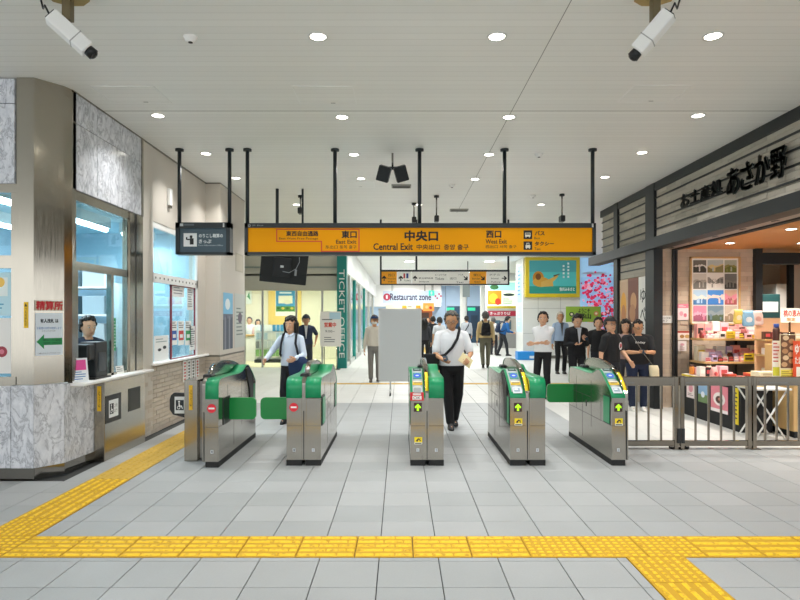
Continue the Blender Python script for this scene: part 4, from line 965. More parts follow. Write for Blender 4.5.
t = thing('wall_lamp', 'small white box lamp high on the cream wall', 'wall lamp', (-3.465, 9.15, 3.4)); MB().cbox(0, 0.05, -0.05, 0.05, -0.1, 0.15, 0.01, M_WHITE).build('box', t); MB().box(0.01, 0.045, -0.035, 0.035, -0.14, -0.1, M_STEELD).build('bracket', t)

# ================================================================ SOUVENIR SHOP ON THE RIGHT
SX = 4.58
wf = struct('wall_fascia', 'brick shop fascia with black slats under the ceiling')
MB().box(SX, SX + 0.3, 3.0, 13.8, 3.04, CZ, M_MORTAR).build('fascia_core', wf)
items = brickwork(wf, 'brick', '-x', 6.0, 13.8, 3.04, 3.9, SX, 0.36, 0.0716, 0.004, M_FBRICK)
items.sort(key=lambda q: q[0]); rr = random.Random(11)
BM_ = MB().box(-0.012, 0, -0.178, 0.178, 0, 0.0676, M_FBRICK).mesh('brick'); rest = MB(); nb = 0
for it in items:
    if abs(it[1] - it[0] - 0.356) < 1e-3 and nb < 290:
        nb += 1; link('brick', BM_, wf, (SX + rr.uniform(-.003, .004), (it[0] + it[1]) / 2, it[2]))
    else: rest.box(*brick_dims('-x', SX, it, 0.011, rr.uniform(-.003, .003)), M_FBRICK)
for it in brickwork(wf, 'brick', '-x', 3.0, 6.0, 3.04, 3.9, SX, 0.36, 0.0716, 0.004, M_FBRICK): rest.box(*brick_dims('-x', SX, it, 0.011, rr.uniform(-.003, .003)), M_FBRICK)
rest.build('brick_field', wf)['kind'] = 'stuff'
MB().box(SX - 0.05, SX + 0.02, 3.0, 13.85, 3.885, CZ - 0.001, M_SHOPBLK).build('top_band', wf)
for zz in (3.755, 3.565, 3.385, 3.205): MB().box(SX - 0.035, SX, 3.0, 13.8, zz - 0.011, zz + 0.011, M_SHOPBLK).build('slat', wf)
MB().box(4.46, 4.72, 3.0, 14.5, 2.855, 3.045, M_SHOPBLK).build('canopy_beam', wf)
MB().box(4.72, 5.05, 3.0, 13.8, 2.87, 2.93, mat('soffit_grey', '#9a8f86', 0.5)).build('soffit', wf)
MB().box(4.94, 4.97, 3.0, 11.1, 2.845, 2.87, M_BLACK).box(5.0, 5.03, 3.0, 11.1, 2.845, 2.87, M_BLACK).build('shutter_track', wf)
for k in range(7): MB().box(4.80, 4.84, 6.3 + k * 0.75, 6.42 + k * 0.75, 2.864, 2.872, M_BLACK).build('soffit_slot', wf)
wp = struct('wall_shop', 'pale brick shop wall behind the souvenir shelves')
MB().box(SX - 0.06, SX + 0.10, 10.90, 11.28, 0, CZ, M_SHOPBLK).build('black_upright', wp)
MB().box(SX - 0.06, SX + 0.08, 12.74, 12.96, 0, CZ, M_SHOPBLK).build('black_upright', wp)
MB().box(SX + 0.02, SX + 0.3, 11.2, 12.9, 0, 3.04, M_MORTARS).build('side_core', wp)
sb = MB()
for it in brickwork(wp, 'b', '-x', 11.28, 12.74, 2.42, 2.86, SX + 0.02, 0.36, 0.0716, 0.004, M_FBRICK): sb.box(*brick_dims('-x', SX + 0.02, it, 0.011, 0), M_FBRICK)
for zz in (2.7, 2.56): sb.box(SX - 0.01, SX + 0.01, 11.28, 12.74, zz - 0.012, zz + 0.012, M_SHOPBLK)
sb.build('side_bricks', wp)['kind'] = 'stuff'
MB().box(4.68, 6.42, 11.12, 11.3, 0, 2.87, M_MORTARS).build('wall_core', wp)
sb = MB(); rr = random.Random(5)
for it in brickwork(wp, 'b', '-y', 4.68, 6.40, 0, 2.87, 11.12, 0.27, 0.088, 0.004, M_SBRICK): sb.box(*brick_dims('-y', 11.12, it, 0.015, rr.uniform(-.006, .008)), M_SBRICK)
sb.build('stone_courses', wp)['kind'] = 'stuff'
MB().box(4.93, 4.965, 11.05, 11.1, 0, 2.87, M_BLACK).box(4.98, 5.015, 11.05, 11.1, 0, 2.87, M_BLACK).build('shutter_guide', wp)
MB().box(6.40, 6.52, 11.0, 11.3, 0, 2.87, M_SHOPBLK).build('black_upright', wp)
MB().box(6.52, 9, 11.05, 11.25, 2.60, 2.80, M_SHOPBLK).build('lintel', wp); MB().box(7.83, 7.92, 12.3, 12.4, 0, 2.7, M_SHOPBLK).build('door_jamb', wp)
MB().box(5.05, 9.2, 4.0, 12.95, 2.87, 2.95, M_WOODC).box(7.0, 9.2, 12.95, 15.2, 2.87, 2.95, M_WOODC).build('wood_ceiling', wp)
MB().box(9.0, 9.2, 4.0, 15.2, 0, 2.87, M_SBRICK).box(4.9, 7.0, 12.8, 12.95, 0, 3.0, M_FBRICK).box(6.88, 7.0, 12.95, 15.2, 0, 2.87, M_FBRICK).box(7.0, 9.2, 15.0, 15.2, 0, 2.87, M_FBRICK).build('back_wall', wp)
MB().box(7.92, 9.0, 12.3, 12.42, 0, 2.7, M_SBRICK).build('inner_wall', wp)
MB().box(6.9, 9.0, 14.5, 14.6, 2.2, 2.87, M_FBRICK).build('inner_header', wp)
for (x_, y_) in ((5.5, 8.6), (6.6, 8.6), (5.5, 10.2), (6.7, 10.2), (8.2, 13.2), (5.6, 6.8)):
    downlight(x_, y_, 'warm downlight in the wooden shop ceiling', SHOP_W, 2.87, (1, 0.93, 0.84), 'downlights of the shop ceiling')
# lettering on the fascia, standing proud of the slats
def raised(parent, body, y_left, y_right, z0, z1, m_, name='raised_letter'):
    for k, ch in enumerate(body):
        n_ = len(body); a_ = y_left + (y_right - y_left) * (k + 0.06) / n_; b_ = y_left + (y_right - y_left) * (k + 0.94) / n_
        vs, fs, x0, x1, y0, y1 = text_mesh(ch); b = MB(); sx, sy = abs(b_ - a_) / (x1 - x0), (z1 - z0) / (y1 - y0)
        for dx, dy in ((0, 0), (0.012, 0), (0, 0.012), (0.012, 0.012), (-.012, 0), (0, -.012)):
            P = [((p[0] - x0) * sx + dx, (p[1] - y0) * sy + dy) for p in vs]; N = len(P)
            b.add([(q[0], q[1], 0.03) for q in P], fs, m_)
            ed = {}
            for f in fs:
                for i in range(len(f)):
                    e = (f[i], f[(i + 1) % len(f)]); ed[e] = 1
            sides = [e for e in ed if (e[1], e[0]) not in ed]
            if (dx, dy) == (0, 0): b.add([(q[0], q[1], 0.03) for q in P] + [(q[0], q[1], 0.0) for q in P], [(e[0], e[0] + N, e[1] + N, e[1]) for e in sides], m_)
        b.build(name, parent, loc=(SX - 0.04 - 0.03, a_, z0 + random.uniform(-.012, .012)), rot=FACE['-x'])
t = thing('shop_name_sign', 'raised black calligraphy shop name on the brick fascia', 'sign')
ML = mat('letter_black', '#1d2424', 0.35)
raised(t, 'あさか野', 8.42, 7.1, 3.29, 3.645, ML); raised(t, 'お土産処', 9.8, 8.52, 3.375, 3.575, ML)
# vertical advertising panels beside the upright
def sidepanel(ya, yb, z0, z1, label, base, paint):
    w, h = abs(ya - yb) / 2, (z1 - z0) / 2; s_ = Sheet(); s_.base(-w, -h, w, h, base, 0.03); paint(s_, w, h)
    return tag(s_.build('advertisement_board', None, (SX - 0.012, (ya + yb) / 2, (z0 + z1) / 2), '-x'), label, 'advertising panel')
def p_ice(s_, w, h): s_.rect(-w * .9, -h * .95, w * .9, h * .95, '#c9a98c'); s_.ell(0, h * .35, w * .7, h * .35, '#e0a23c'); s_.ell(0, h * .1, w * .6, h * .3, '#b97a4a'); s_.rect(-w * .5, -h * .6, w * .5, -h * .2, '#cfc0ae'); s_.rect(-w * .4, -h * .35, w * .4, -h * .22, '#c23f46')
def p_brown(s_, w, h): s_.rect(-w * .92, -h * .95, w * .92, h * .95, '#7a4636'); s_.ell(w * .1, h * .45, w * .6, h * .22, '#c59468'); s_.ell(-w * .1, h * .2, w * .6, h * .2, '#b48058'); s_.lines(-w * .6, -h * .2, w * .6, 0, 3, '#d9c3a8'); s_.rect(-w * .5, -h * .6, w * .2, -h * .4, '#c8b49a')
def p_yub(s_, w, h):
    for k, ch in enumerate('ゆべし'): s_.text(ch, -w * .55, h * (.42 - .42 * k), w * .55, h * (.74 - .42 * k), '#17181a', 0.006)
    s_.rect(-w * .6, -h * .75, w * .6, -h * .68, '#8c8c88')
sidepanel(12.72, 12.28, 0.7, 2.4, 'advertising panel with a golden pastry, farthest from the upright', '#cdb296', p_ice); sidepanel(12.26, 11.74, 0.7, 2.4, 'brown advertising panel with baked sweets', '#84503f', p_brown); sidepanel(11.72, 11.3, 0.7, 2.4, 'white advertising panel with black brush lettering beside the black upright', '#e6e4de', p_yub)
# poster and notices on the shop wall
PY = 11.10
t = thing('framed_poster', 'wooden framed poster with a grid of travel photographs on the shop wall', 'poster', (X(714, PY), PY - 0.03, Z(291, PY)))
w, h = (X(739, PY) - X(689, PY)) / 2, (Z(258, PY) - Z(326, PY)) / 2
fr = MB(); fw = 0.03
for d in ((-w, w, h - fw, h), (-w, w, -h, -h + fw), (-w, -w + fw, -h, h), (w - fw, w, -h, h)): fr.box(d[0], d[1], -0.025, 0.02, d[2], d[3], M_WOOD)
fr.build('frame', t); s = Sheet(); s.base(-w + .02, -h + .02, w - .02, h - .02, '#f0efe9', 0.01)
def photo(u0, v0, u1, v1, c):
    W_, H_ = u1 - u0, v1 - v0; r_ = random.Random(int(abs(u0) * 900 + abs(v0) * 700)); s.rect(u0, v0, u1, v1, c[0])
    for q, (lv, col_) in enumerate(((.62, c[2]), (.42, c[1]))):
        top = [(u0 + W_ * i / 9, v0 + H_ * min(.95, max(.08, lv + r_.uniform(-.22, .22)))) for i in range(10)]; top = [(t_[0], (top[max(i - 1, 0)][1] + t_[1] + top[min(i + 1, 9)][1]) / 3) for i, t_ in enumerate(top)]; s.poly([(u0, v0), (u1, v0)] + top[::-1], col_)
    for q in range(4): uu = u0 + W_ * r_.uniform(.12, .8); s.rect(uu, v0 + H_ * .1, uu + W_ * .1, v0 + H_ * r_.uniform(.25, .5), r_.choice(c))
gx = [-w + .05, -w * .32, w * .36, w - .05]; gy = [h - .05, h * .52, h * .04, -h * .42, -h + .06]
pal = [('#6d6a62', '#3f4038', '#d9dad4'), ('#b7c4c4', '#8b8150', '#d8c48a'), ('#aab2a2', '#66702e', '#8c8a48'), ('#d9d6cc', '#7d7a72', '#b0aca0'), ('#efede6', '#e8e6df', '#9a9a92'), ('#6c6e6a', '#3c3e3a', '#7a7c74'), ('#b7d4ea', '#4b7fb4', '#e4e4de'), ('#4f93dc', '#3f7fc8', '#f0d8d0'), ('#c9a890', '#a85a5a', '#d98a9a'), ('#d98aa4', '#a85f78', '#ecb0c4'), ('#6f8794', '#54684e', '#8b9aa0'), ('#c2b4a2', '#9a8870', '#d8cbb8')]
for r_ in range(4):
    for c_ in range(3): photo(gx[c_] + .01, gy[r_ + 1] + .01, gx[c_ + 1] - .01, gy[r_] - .01, pal[r_ * 3 + c_])
s.text('ふくしま 旅', gx[1] + .03, gy[2] + .1, gx[2] - .02, gy[2] + .2, '#3a3a38'); s.build('print', t, (0, 0, 0))
def frontnote(px0, px1, py0, py1, Y_, label, paint, base='#f0efe9', cat='notice'):
    w, h = (X(px1, Y_) - X(px0, Y_)) / 2, (Z(py0, Y_) - Z(py1, Y_)) / 2; s_ = Sheet(); s_.base(-w, -h, w, h, base, 0.003); paint(s_, w, h)
    return tag(s_.build('notice', None, ((X(px0, Y_) + X(px1, Y_)) / 2, Y_, Z((py0 + py1) / 2, Y_))), label, cat)
frontnote(657, 673, 315.5, 323, 11.085, 'small white notice on the brick pier beside the black upright', lambda s_, w, h: (s_.text('本日の営業', -w * .7, h * .1, w * .7, h * .6, '#2c2c2c'), s_.text('終了', -w * .4, -h * .7, w * .4, -h * .1, '#2c2c2c')))
frontnote(677.5, 688.5, 304, 320, 11.085, 'upper pink flyer on the shop wall', lambda s_, w, h: (s_.rect(-w, h * .5, w, h, '#e8849c'), s_.ell(-w * .3, -h * .2, w * .35, h * .3, '#e9a9b6'), s_.ell(w * .4, -h * .4, w * .3, h * .25, '#df7f92'), s_.lines(-w * .8, h * .55, w * .6, h * .9, 2, '#fff0f2')), '#f6dede')
frontnote(677.5, 692.5, 331, 340, 11.085, 'middle flyer with baked sweets on the shop wall', lambda s_, w, h: (s_.rect(-w, h * .6, w, h, '#b84b40'), s_.ell(-w * .4, -h * .2, w * .3, h * .4, '#b8834a'), s_.ell(w * .3, -h * .2, w * .35, h * .4, '#d2a86a')), '#f4e6da')
frontnote(678, 686.5, 341, 351, 11.085, 'lower white flyer on the shop wall', lambda s_, w, h: (s_.ell(0, h * .3, w * .5, h * .25, '#f0b8c0'), s_.lines(-w * .6, -h * .8, w * .6, 0, 3, '#c9a0a4')), '#f8ece8')

# shelves against the wall
def goods(name, x, y, z, w, d, h, col, col2, label, cat, group, kind='box'):
    b = MB()
    if kind == 'box':
        b.cbox(-w / 2, w / 2, -d / 2, d / 2, 0, h, min(w, h, d) * .06, cm(col))
        b.box(-w * .36, w * .36, -d / 2 - 0.0015, -d / 2, h * .3, h * .72, cm(col2)); b.box(-w * .3, w * .3, -d * .3, d * .3, h, h + 0.0015, cm(col2))
    elif kind == 'bag':
        b.loft([(0, 0, 0, w * .42, d * .45), (0, 0, h * .15, w * .5, d * .5), (0, 0, h * .7, w * .46, d * .42), (0, 0, h * .86, w * .4, d * .15), (0, 0, h, w * .45, d * .08)], cm(col), 12, power=3.5); b.ell((0, -d * .42, h * .42), (w * .28, d * .1, h * .2), cm(col2), 10, 6)
    elif kind == 'card':
        b.box(-w / 2, w / 2, -0.006, 0.006, 0, h, cm(col)); b.box(-w * .4, w * .4, -0.0085, -0.006, h * .2, h * .5, cm(col2)); b.box(-w * .4, w * .25, -0.0085, -0.006, h * .62, h * .82, cm(col2)); b.prism([(0.006, 0), (0.05, 0), (0.006, h * .7)], 'x', -w * .1, w * .1, cm(col))
    elif kind == 'jar':
        b.loft([(0, 0, 0, w * .46, w * .46), (0, 0, h * .06, w * .5, w * .5), (0, 0, h * .7, w * .5, w * .5), (0, 0, h * .82, w * .36, w * .36)], cm(col), 14); b.cyl((0, 0, h * .82), w * .38, h * .18, 'z', cm(col2), 14)
    return tag(b.build(name, None, loc=(x, y, z)), label, cat, group)
sh = thing('display_shelf', 'wooden souvenir display shelf against the brick shop wall', 'shelf', (5.16, 10.4, 0))
for zz in (0.84, 1.235): MB().cbox(0, 1.62, 0, 0.52, zz, zz + 0.035, 0.004, M_WOOD).build('shelf_board', sh)
for x_ in (0.0, 0.8, 1.59): MB().box(x_, x_ + 0.03, 0.47, 0.52, 0, 1.5, M_BLACK).build('upright', sh)
MB().box(0, 1.62, 0.5, 0.52, 0.1, 0.84, mat('back_panel_dark', '#4a4640', 0.6)).box(0.65, 1.62, 0.5, 0.52, 0.9, 1.23, mat('back_panel_grey', '#5c5f62', 0.6)).build('back_panel', sh)
rr = random.Random(21)
NAMES = {'#f0e6de': 'white', '#f3c6cf': 'pink', '#8a3a34': 'dark red', '#5b3a2a': 'brown', '#e8c63c': 'yellow', '#e9dcc0': 'cream', '#c8b8dc': 'lilac', '#d9d9d6': 'pale grey', '#f2a7a0': 'salmon', '#2a2a2c': 'black', '#b8442f': 'red', '#7fa65a': 'green', '#dfe8ee': 'pale blue', '#d98a3a': 'orange'}
def row_of(z, y, x0, x1, cols, hmin, hmax, wmin, wmax, where, d=0.12, kinds=('box',)):
    x = x0
    while x < x1 - wmin:
        w = min(rr.uniform(wmin, wmax), x1 - x); c = rr.choice(cols); c2 = rr.choice([k for k in ('#f8f4ee', '#c94a50', '#5b3a2a', '#e8c63c', '#d98aa0', '#3d3430') if k != c]); kd = rr.choice(kinds)
        nm = {'box': 'souvenir_box', 'bag': 'souvenir_bag', 'card': 'price_card', 'jar': 'souvenir_jar'}[kd]; cat = {'box': 'box', 'bag': 'bag', 'card': 'price card', 'jar': 'jar'}[kd]
        goods(nm, x + w / 2, y, z, w * .94, d, rr.uniform(hmin, hmax), c, c2, '%s souvenir %s %s' % (NAMES[c], cat, where), cat, '%s %s' % (cat, where), kd); x += w
TOPC = ['#f0e6de', '#f3c6cf', '#8a3a34', '#e9dcc0', '#f2a7a0']; MID = ['#f0e6de', '#f3c6cf', '#e9dcc0', '#c8b8dc', '#5b3a2a', '#f2a7a0', '#d9d9d6']; LOW = ['#f0e6de', '#f3c6cf', '#b8442f', '#5b3a2a', '#d98a3a', '#f2a7a0', '#2a2a2c', '#e9dcc0']
row_of(1.27, 10.78, 5.2, 6.72, ['#f0e6de', '#f3c6cf', '#e9dcc0', '#f2a7a0'], .2, .30, .12, .2, 'at the back of the top shop shelf')
row_of(1.27, 10.62, 5.2, 6.72, TOPC, .11, .17, .09, .14, 'in the middle of the top shop shelf', .1, ('box', 'box', 'bag'))
row_of(1.27, 10.47, 5.22, 6.72, ['#8a3a34', '#5b3a2a', '#f0e6de', '#f3c6cf', '#e9dcc0'], .06, .11, .09, .13, 'along the front of the top shop shelf', .1, ('box', 'box', 'card'))
row_of(.875, 10.78, 5.2, 6.72, MID, .18, .27, .12, .2, 'at the back of the middle shop shelf')
row_of(.875, 10.62, 5.2, 6.72, MID, .12, .18, .08, .14, 'in the middle of the middle shop shelf', .1, ('box', 'bag'))
row_of(.875, 10.47, 5.22, 6.72, MID + ['#7fa65a'], .06, .11, .08, .12, 'along the front of the middle shop shelf', .1, ('box', 'card'))
goods('price_card', 5.62, 10.40, 1.275, .15, .02, .12, '#f2d43c', '#c9a21c', 'yellow price card clipped to the front of the top shop shelf', 'price card', None, 'card')
goods('price_card', 5.93, 10.40, .88, .17, .02, .14, '#e9cc30', '#5a4a18', 'yellow price card clipped to the front of the middle shop shelf', 'price card', None, 'card')
# black-skirted counter along the shop front
t = thing('display_counter', 'black-skirted display counter along the shop front', 'counter', (4.79, 8.62, 0))
MB().box(0.02, 0.47, 0.02, 1.75, 0, 0.64, mat('black_skirt', '#1b1d1f', 0.7)).build('skirt', t); MB().cbox(0, 0.49, 0, 1.78, 0.64, 0.68, 0.006, mat('counter_top', '#cfc4b2', 0.5)).build('counter_top', t); MB().box(-0.004, 0.0, 0, 1.78, 0.645, 0.675, cm('#d8c634')).build('yellow_edge', t)
row_of(.68, 10.2, 4.82, 5.26, LOW, .1, .2, .08, .12, 'at the far end of the black-skirted counter', .12, ('box', 'bag', 'jar'))
row_of(.68, 9.9, 4.82, 5.26, LOW, .1, .16, .08, .12, 'toward the far end of the black-skirted counter', .12, ('box', 'bag'))
row_of(.68, 9.5, 4.82, 5.26, ['#f3c6cf', '#b8442f', '#f0e6de', '#f2a7a0'], .1, .2, .09, .14, 'in the middle of the black-skirted counter', .14, ('box', 'bag'))
row_of(.68, 9.1, 4.82, 5.26, ['#f0e6de', '#e9dcc0', '#b8442f', '#e8c63c'], .06, .13, .12, .2, 'near the fence end of the black-skirted counter', .16, ('box',))
row_of(.68, 8.8, 4.82, 5.26, ['#f0e6de', '#e9dcc0', '#e8c63c'], .05, .09, .14, .2, 'at the fence end of the black-skirted counter', .16, ('box',))
def cnote(ya, yb, z0, z1, label, base, paint):
    w, h = abs(ya - yb) / 2, (z1 - z0) / 2; s_ = Sheet(); s_.base(-w, -h, w, h, base, 0.004); paint(s_, w, h); return tag(s_.build('poster', None, (4.8, (ya + yb) / 2, (z0 + z1) / 2), '-x'), label, 'poster')
cnote(9.45, 8.96, 0.2, 0.6, 'pink poster with a round white sweet on the black counter skirt', '#e58a98', lambda s_, w, h: (s_.rect(-w, -h, w, -h * .75, '#f6ecec'), s_.ell(0, 0, w * .7, h * .5, '#f4eae6', 24), s_.ell(0, -.01, w * .42, h * .28, '#4a2c22', 20), s_.ell(0.02, 0, w * .2, h * .12, '#c98a7a', 14)))
cnote(10.25, 9.95, 0.3, 0.62, 'white flyer on the far end of the black counter skirt', '#f2e4e2', lambda s_, w, h: (s_.ell(0, 0, w * .5, h * .4, '#e2a0aa'), s_.lines(-w * .7, -h * .8, w * .7, -h * .5, 2, '#8a6a6a')))
cnote(9.85, 9.55, 0.28, 0.6, 'blue landscape flyer on the black counter skirt', '#8fb4d6', lambda s_, w, h: (s_.rect(-w, -h, w, -h * .2, '#6f8a5a'), s_.ell(0, -h * .2, w * .4, h * .3, '#e6eaf0')))
cnote(8.78, 8.68, 0.1, 0.62, 'narrow yellow poster at the fence end of the black counter skirt', '#e6cc22', lambda s_, w, h: s_.lines(-w * .6, -h * .8, w * .6, h * .8, 7, '#30301c'))
t = thing('folding_stand', 'white crossed-leg folding stand in front of the counter', 'folding stand', (4.70, 8.08, 0))
for (a_, b_) in (((0.0, 0.0), (0.5, 0.02)), ((0.0, 0.38), (0.5, 0.40))):
    MB().tube([(0.0, a_[1] + .02, 0.012), (0.42, b_[1], 0.66)], 0.012, M_WHITE, 8).build('leg', t); MB().tube([(0.42, a_[1] + .05, 0.012), (0.0, b_[1] + .03, 0.66)], 0.012, M_WHITE, 8).build('leg', t)
MB().cbox(-0.04, 0.46, -0.03, 0.47, 0.665, 0.69, 0.005, M_WHITE).build('tray', t)
# veneer counter at the right edge
t = thing('wood_counter', 'light wood veneer counter at the right edge behind the fence', 'counter', (5.3, 8.24, 0))
MB().box(0.03, 1.4, 0.03, 0.72, 0, 0.09, M_BLACK).build('plinth', t); MB().box(0, 1.45, 0, 0.75, 0.09, 0.76, M_WOODP).build('body', t); MB().cbox(-0.01, 1.47, -0.02, 0.77, 0.76, 0.80, 0.005, M_WOOD).build('counter_top', t)
s = Sheet(); s.base(-0.11, -0.3, 0.11, 0.3, '#e9dcb4', 0.006); s.rect(-0.1, -0.16, 0.1, 0.29, '#6d4a30')
for k in range(9): s.ell(-0.05 + (k % 2) * 0.09 + (k % 3) * .01, -0.11 + k * 0.045, 0.042, 0.034, ['#caa074', '#b98a5c', '#e0c298'][k % 3], 14)
s.rect(-0.1, -0.29, 0.1, -0.18, '#e9da58'); s.lines(-0.09, -0.28, 0.08, -0.2, 3, '#7a5a20')
tag(s.build('display_board', None, (X(788, 8.3), 8.3, 1.10)), 'board showing brown egg-shaped buns standing on the wood counter', 'display board')
s = Sheet(); s.base(-0.05, -0.24, 0.05, 0.26, '#f0ece2', 0.01); s.rect(-0.045, 0.02, 0.045, 0.22, '#e9d8d4'); s.lines(-0.04, -0.05, 0.04, 0.24, 6, '#c05048'); s.rect(-0.045, -0.22, 0.045, -0.1, '#c9c83a')
tag(s.build('display_board', None, (X(776.5, 8.36), 8.36, 1.05), rot=(PI / 2, 0, -.25)), 'slim price board left of the egg-shaped buns board', 'display board')
s = Sheet(); s.base(-0.09, -0.27, 0.09, 0.25, '#e8562c', 0.006); s.text('ゆで', -0.07, 0.07, 0.05, 0.2, '#f8efe4', .004); s.text('たまご', -0.07, -0.06, 0.06, 0.04, '#f8efe4', .003); s.rect(-0.05, -0.24, 0.08, -0.1, '#f0e8da')
tag(s.build('display_board', None, (X(800, 8.26), 8.26, 1.06)), 'orange poster board at the right edge on the wood counter', 'display board')
goods('carton', X(767, 8.6), 8.6, .80, .34, .22, .07, '#e9dfc2', '#c9bd9c', 'long cream carton on the wood counter', 'carton', None)
goods('carton', X(750, 8.35), 8.35, .69, .28, .2, .09, '#f0e2b8', '#d9503c', 'cream carton with a red mark beside the wood counter', 'carton', None)
s = Sheet(); s.base(-0.14, -0.11, 0.2, 0.11, '#f4efe6', 0.01); s.text('桃の恵み', -0.1, -0.02, 0.16, 0.08, '#c23a2c', .004); s.text('限定', -0.05, -0.09, 0.08, -0.04, '#d98a3a', .003); tag(s.build('price_board', None, (X(790, 9.4), 9.4, 1.66)), 'white price board with red lettering at the right edge of the shop', 'price board')
MB().cyl((X(790, 9.4), 9.41, 0.0), 0.015, 1.56, 'z', M_STEELD, 8).build('price_board_pole'); tag(bpy.data.objects['price_board_pole'], 'thin pole carrying the white price board', 'pole')
# centre display rack in front of the black upright with hanging packs
t = thing('pack_rack', 'peach coloured rack end with hanging snack packs', 'rack', (6.05, 9.9, 0)); peach = cm('#eec39a')
MB().box(-0.2, 0.62, 0.16, 0.2, 0.0, 1.62, peach).build('back_panel', t); MB().box(-0.2, 0.62, -0.1, 0.2, 0.6, 0.63, M_WOOD).box(-0.2, 0.62, -0.1, 0.2, 1.0, 1.03, M_WOOD).box(-.2, .62, -.1, .2, 1.25, 1.28, M_WOOD).build('shelf_board', t)
rr = random.Random(8)
row_of(1.28, 9.9, 5.87, 6.65, ['#8a3a34', '#5b3a2a', '#e9dcc0'], .1, .13, .1, .13, 'on the top board of the peach rack', .1, ('box', 'card'))
row_of(1.03, 9.9, 5.87, 6.65, ['#f0e6de', '#e9dcc0', '#5b3a2a'], .08, .13, .1, .13, 'on the second board of the peach rack', .1, ('box', 'bag'))
row_of(.63, 9.9, 5.87, 6.65, ['#f0e6de', '#e9dcc0', '#7fa65a'], .12, .2, .1, .15, 'on the lowest board of the peach rack', .1, ('box', 'bag'))
goods('snack_pack', X(748, 9.75), 10.03, 1.52, .16, .06, .24, '#eed26a', '#f6ecc8', 'yellow snack pack hanging at the rack top', 'snack pack', None, 'bag'); goods('snack_pack', X(757, 9.75), 10.0, 1.48, .2, .07, .26, '#8fc0e2', '#eef4f8', 'pale blue snack pack hanging at the rack top', 'snack pack', None, 'bag'); goods('snack_pack', X(768, 9.75), 10.03, 1.5, .18, .06, .24, '#f3dcd4', '#e6b0a4', 'pale pink snack pack hanging at the rack top', 'snack pack', None, 'bag')
goods('bottle', X(777, 9.6), 9.62, 1.21, .1, .1, .32, '#4a2a22', '#2a4a9a', 'dark brown bottle with a blue cap in the shop', 'bottle', None, 'jar')
MB().cbox(5.80, 6.02, 9.52, 9.74, 0, 1.21, 0.008, M_WOODP).build('bottle_plinth'); tag(bpy.data.objects['bottle_plinth'], 'wooden plinth under the dark brown bottle', 'plinth')
# far right goods under the price board and the room beyond
t = thing('glass_case', 'dark framed goods case at the right edge of the shop', 'display case', (6.35, 9.15, 0)); MB().box(0, 1.2, 0, 0.5, 0, 1.18, mat('case_tan', '#b8945c', 0.5)).build('case', t); MB().box(-.01, 1.21, -.01, .51, 1.18, 1.2, M_BLACK).build('case_top', t)
row_of(1.2, 9.3, 6.4, 7.2, ['#f0e6de', '#e8c63c', '#2a2a2c', '#b8442f', '#7fa65a'], .12, .22, .08, .12, 'on the dark framed case at the right edge', .12, ('bag', 'box'))
t = thing('fridge', 'white refrigerator in the room behind the shop', 'refrigerator', (7.25, 12.0, 0)) if False else thing('fridge', 'white refrigerator in the room behind the shop', 'refrigerator', (8.55 * 1.0, 13.9, 0))
MB().cbox(0, 0.4, 0, 0.6, 0.02, 2.4, 0.02, M_WHITE).build('body', t); MB().box(0.02, 0.04, -0.02, 0.0, 0.8, 1.6, M_STEELD).build('handle', t)
t = thing('back_cabinet', 'dark green cabinet with white notices in the room behind the shop', 'cabinet', (7.9, 13.6, 0)); MB().cbox(0, 0.55, 0, 0.5, 0, 2.15, 0.01, mat('cab_green', '#1f4a4c', 0.5)).build('body', t); MB().box(0.05, 0.5, -0.006, 0, 1.75, 1.98, cm('#dfe6e6')).box(0.1, 0.42, -0.006, 0, 1.4, 1.6, cm('#cfd6d6')).build('paper_notice', t)

# ================================================================ FAR CONCOURSE
# whiteboard on wheels
WB = 12.9; t = thing('whiteboard', 'blank grey-white whiteboard on wheels behind the gates', 'whiteboard', (X(400, WB), WB, 0))
bw_, z0, z1 = (X(421.5, WB) - X(378.5, WB)) / 2, Z(381.5, WB), Z(308.5, WB)
MB().box(-bw_ + .02, bw_ - .02, -0.012, 0.012, z0 + .02, z1 - .02, mat('whiteboard_face', '#c3c8c8', 0.3)).build('board', t)
fr = MB(); al = mat('aluminium', '#c8c8c4', 0.35, 0.8)
for d in ((-bw_, bw_, z0, z0 + .03), (-bw_, bw_, z1 - .03, z1), (-bw_, -bw_ + .03, z0, z1), (bw_ - .03, bw_, z0, z1)): fr.box(d[0], d[1], -0.02, 0.02, d[2], d[3], al)
fr.build('frame', t)
for sx in (-1, 1):
    MB().box(sx * (bw_ - .25) - .018, sx * (bw_ - .25) + .018, 0.02, 0.05, 0.08, z1 - .1, al).build('post', t); lg = MB().box(sx * (bw_ - .25) - .02, sx * (bw_ - .25) + .02, -0.26, 0.28, 0.07, 0.11, al).build('foot', t)
    for yy in (-0.23, 0.25): MB().tube([(sx * (bw_ - .25) - .014, yy, 0.035), (sx * (bw_ - .25) + .014, yy, 0.035)], 0.035, M_RUB, 14).build('caster', lg)
# ticket office with glass front
TY = 20.0
to = struct('wall_ticket_office', 'glass-fronted ticket office at the far left')
M_FB = mat('office_fascia', '#cfcbbd', 0.5)
MB().box(-9, -2.03, TY, TY + 0.2, 2.52, CZ, M_FB).box(-9, -2.03, TY - .05, TY, 3.25, 3.3, mat('fascia_line', '#9aa59c', 0.5)).build('fascia', to)
MB().box(-9, -8.8, 12.6, TY, 0, CZ, M_CREAM).build('side_wall', to)
M_YEL = mat('office_cream_wall', '#ece6cf', 0.6)
MB().box(X(268, 23.9), X(301, 23.9), 23.96, 24.0, 0, 3.0, mat('office_yellow_panel', '#efd07a', 0.6)).build('yellow_panel', to)
MB().box(-9, -2.05, 24.0, 24.15, 0, 3.0, M_YEL).box(-9, -8.8, TY, 24, 0, 3.0, M_CREAM).box(-9, -2.05, TY, 24, 3.0, 3.06, M_WHITE).build('room_wall', to)
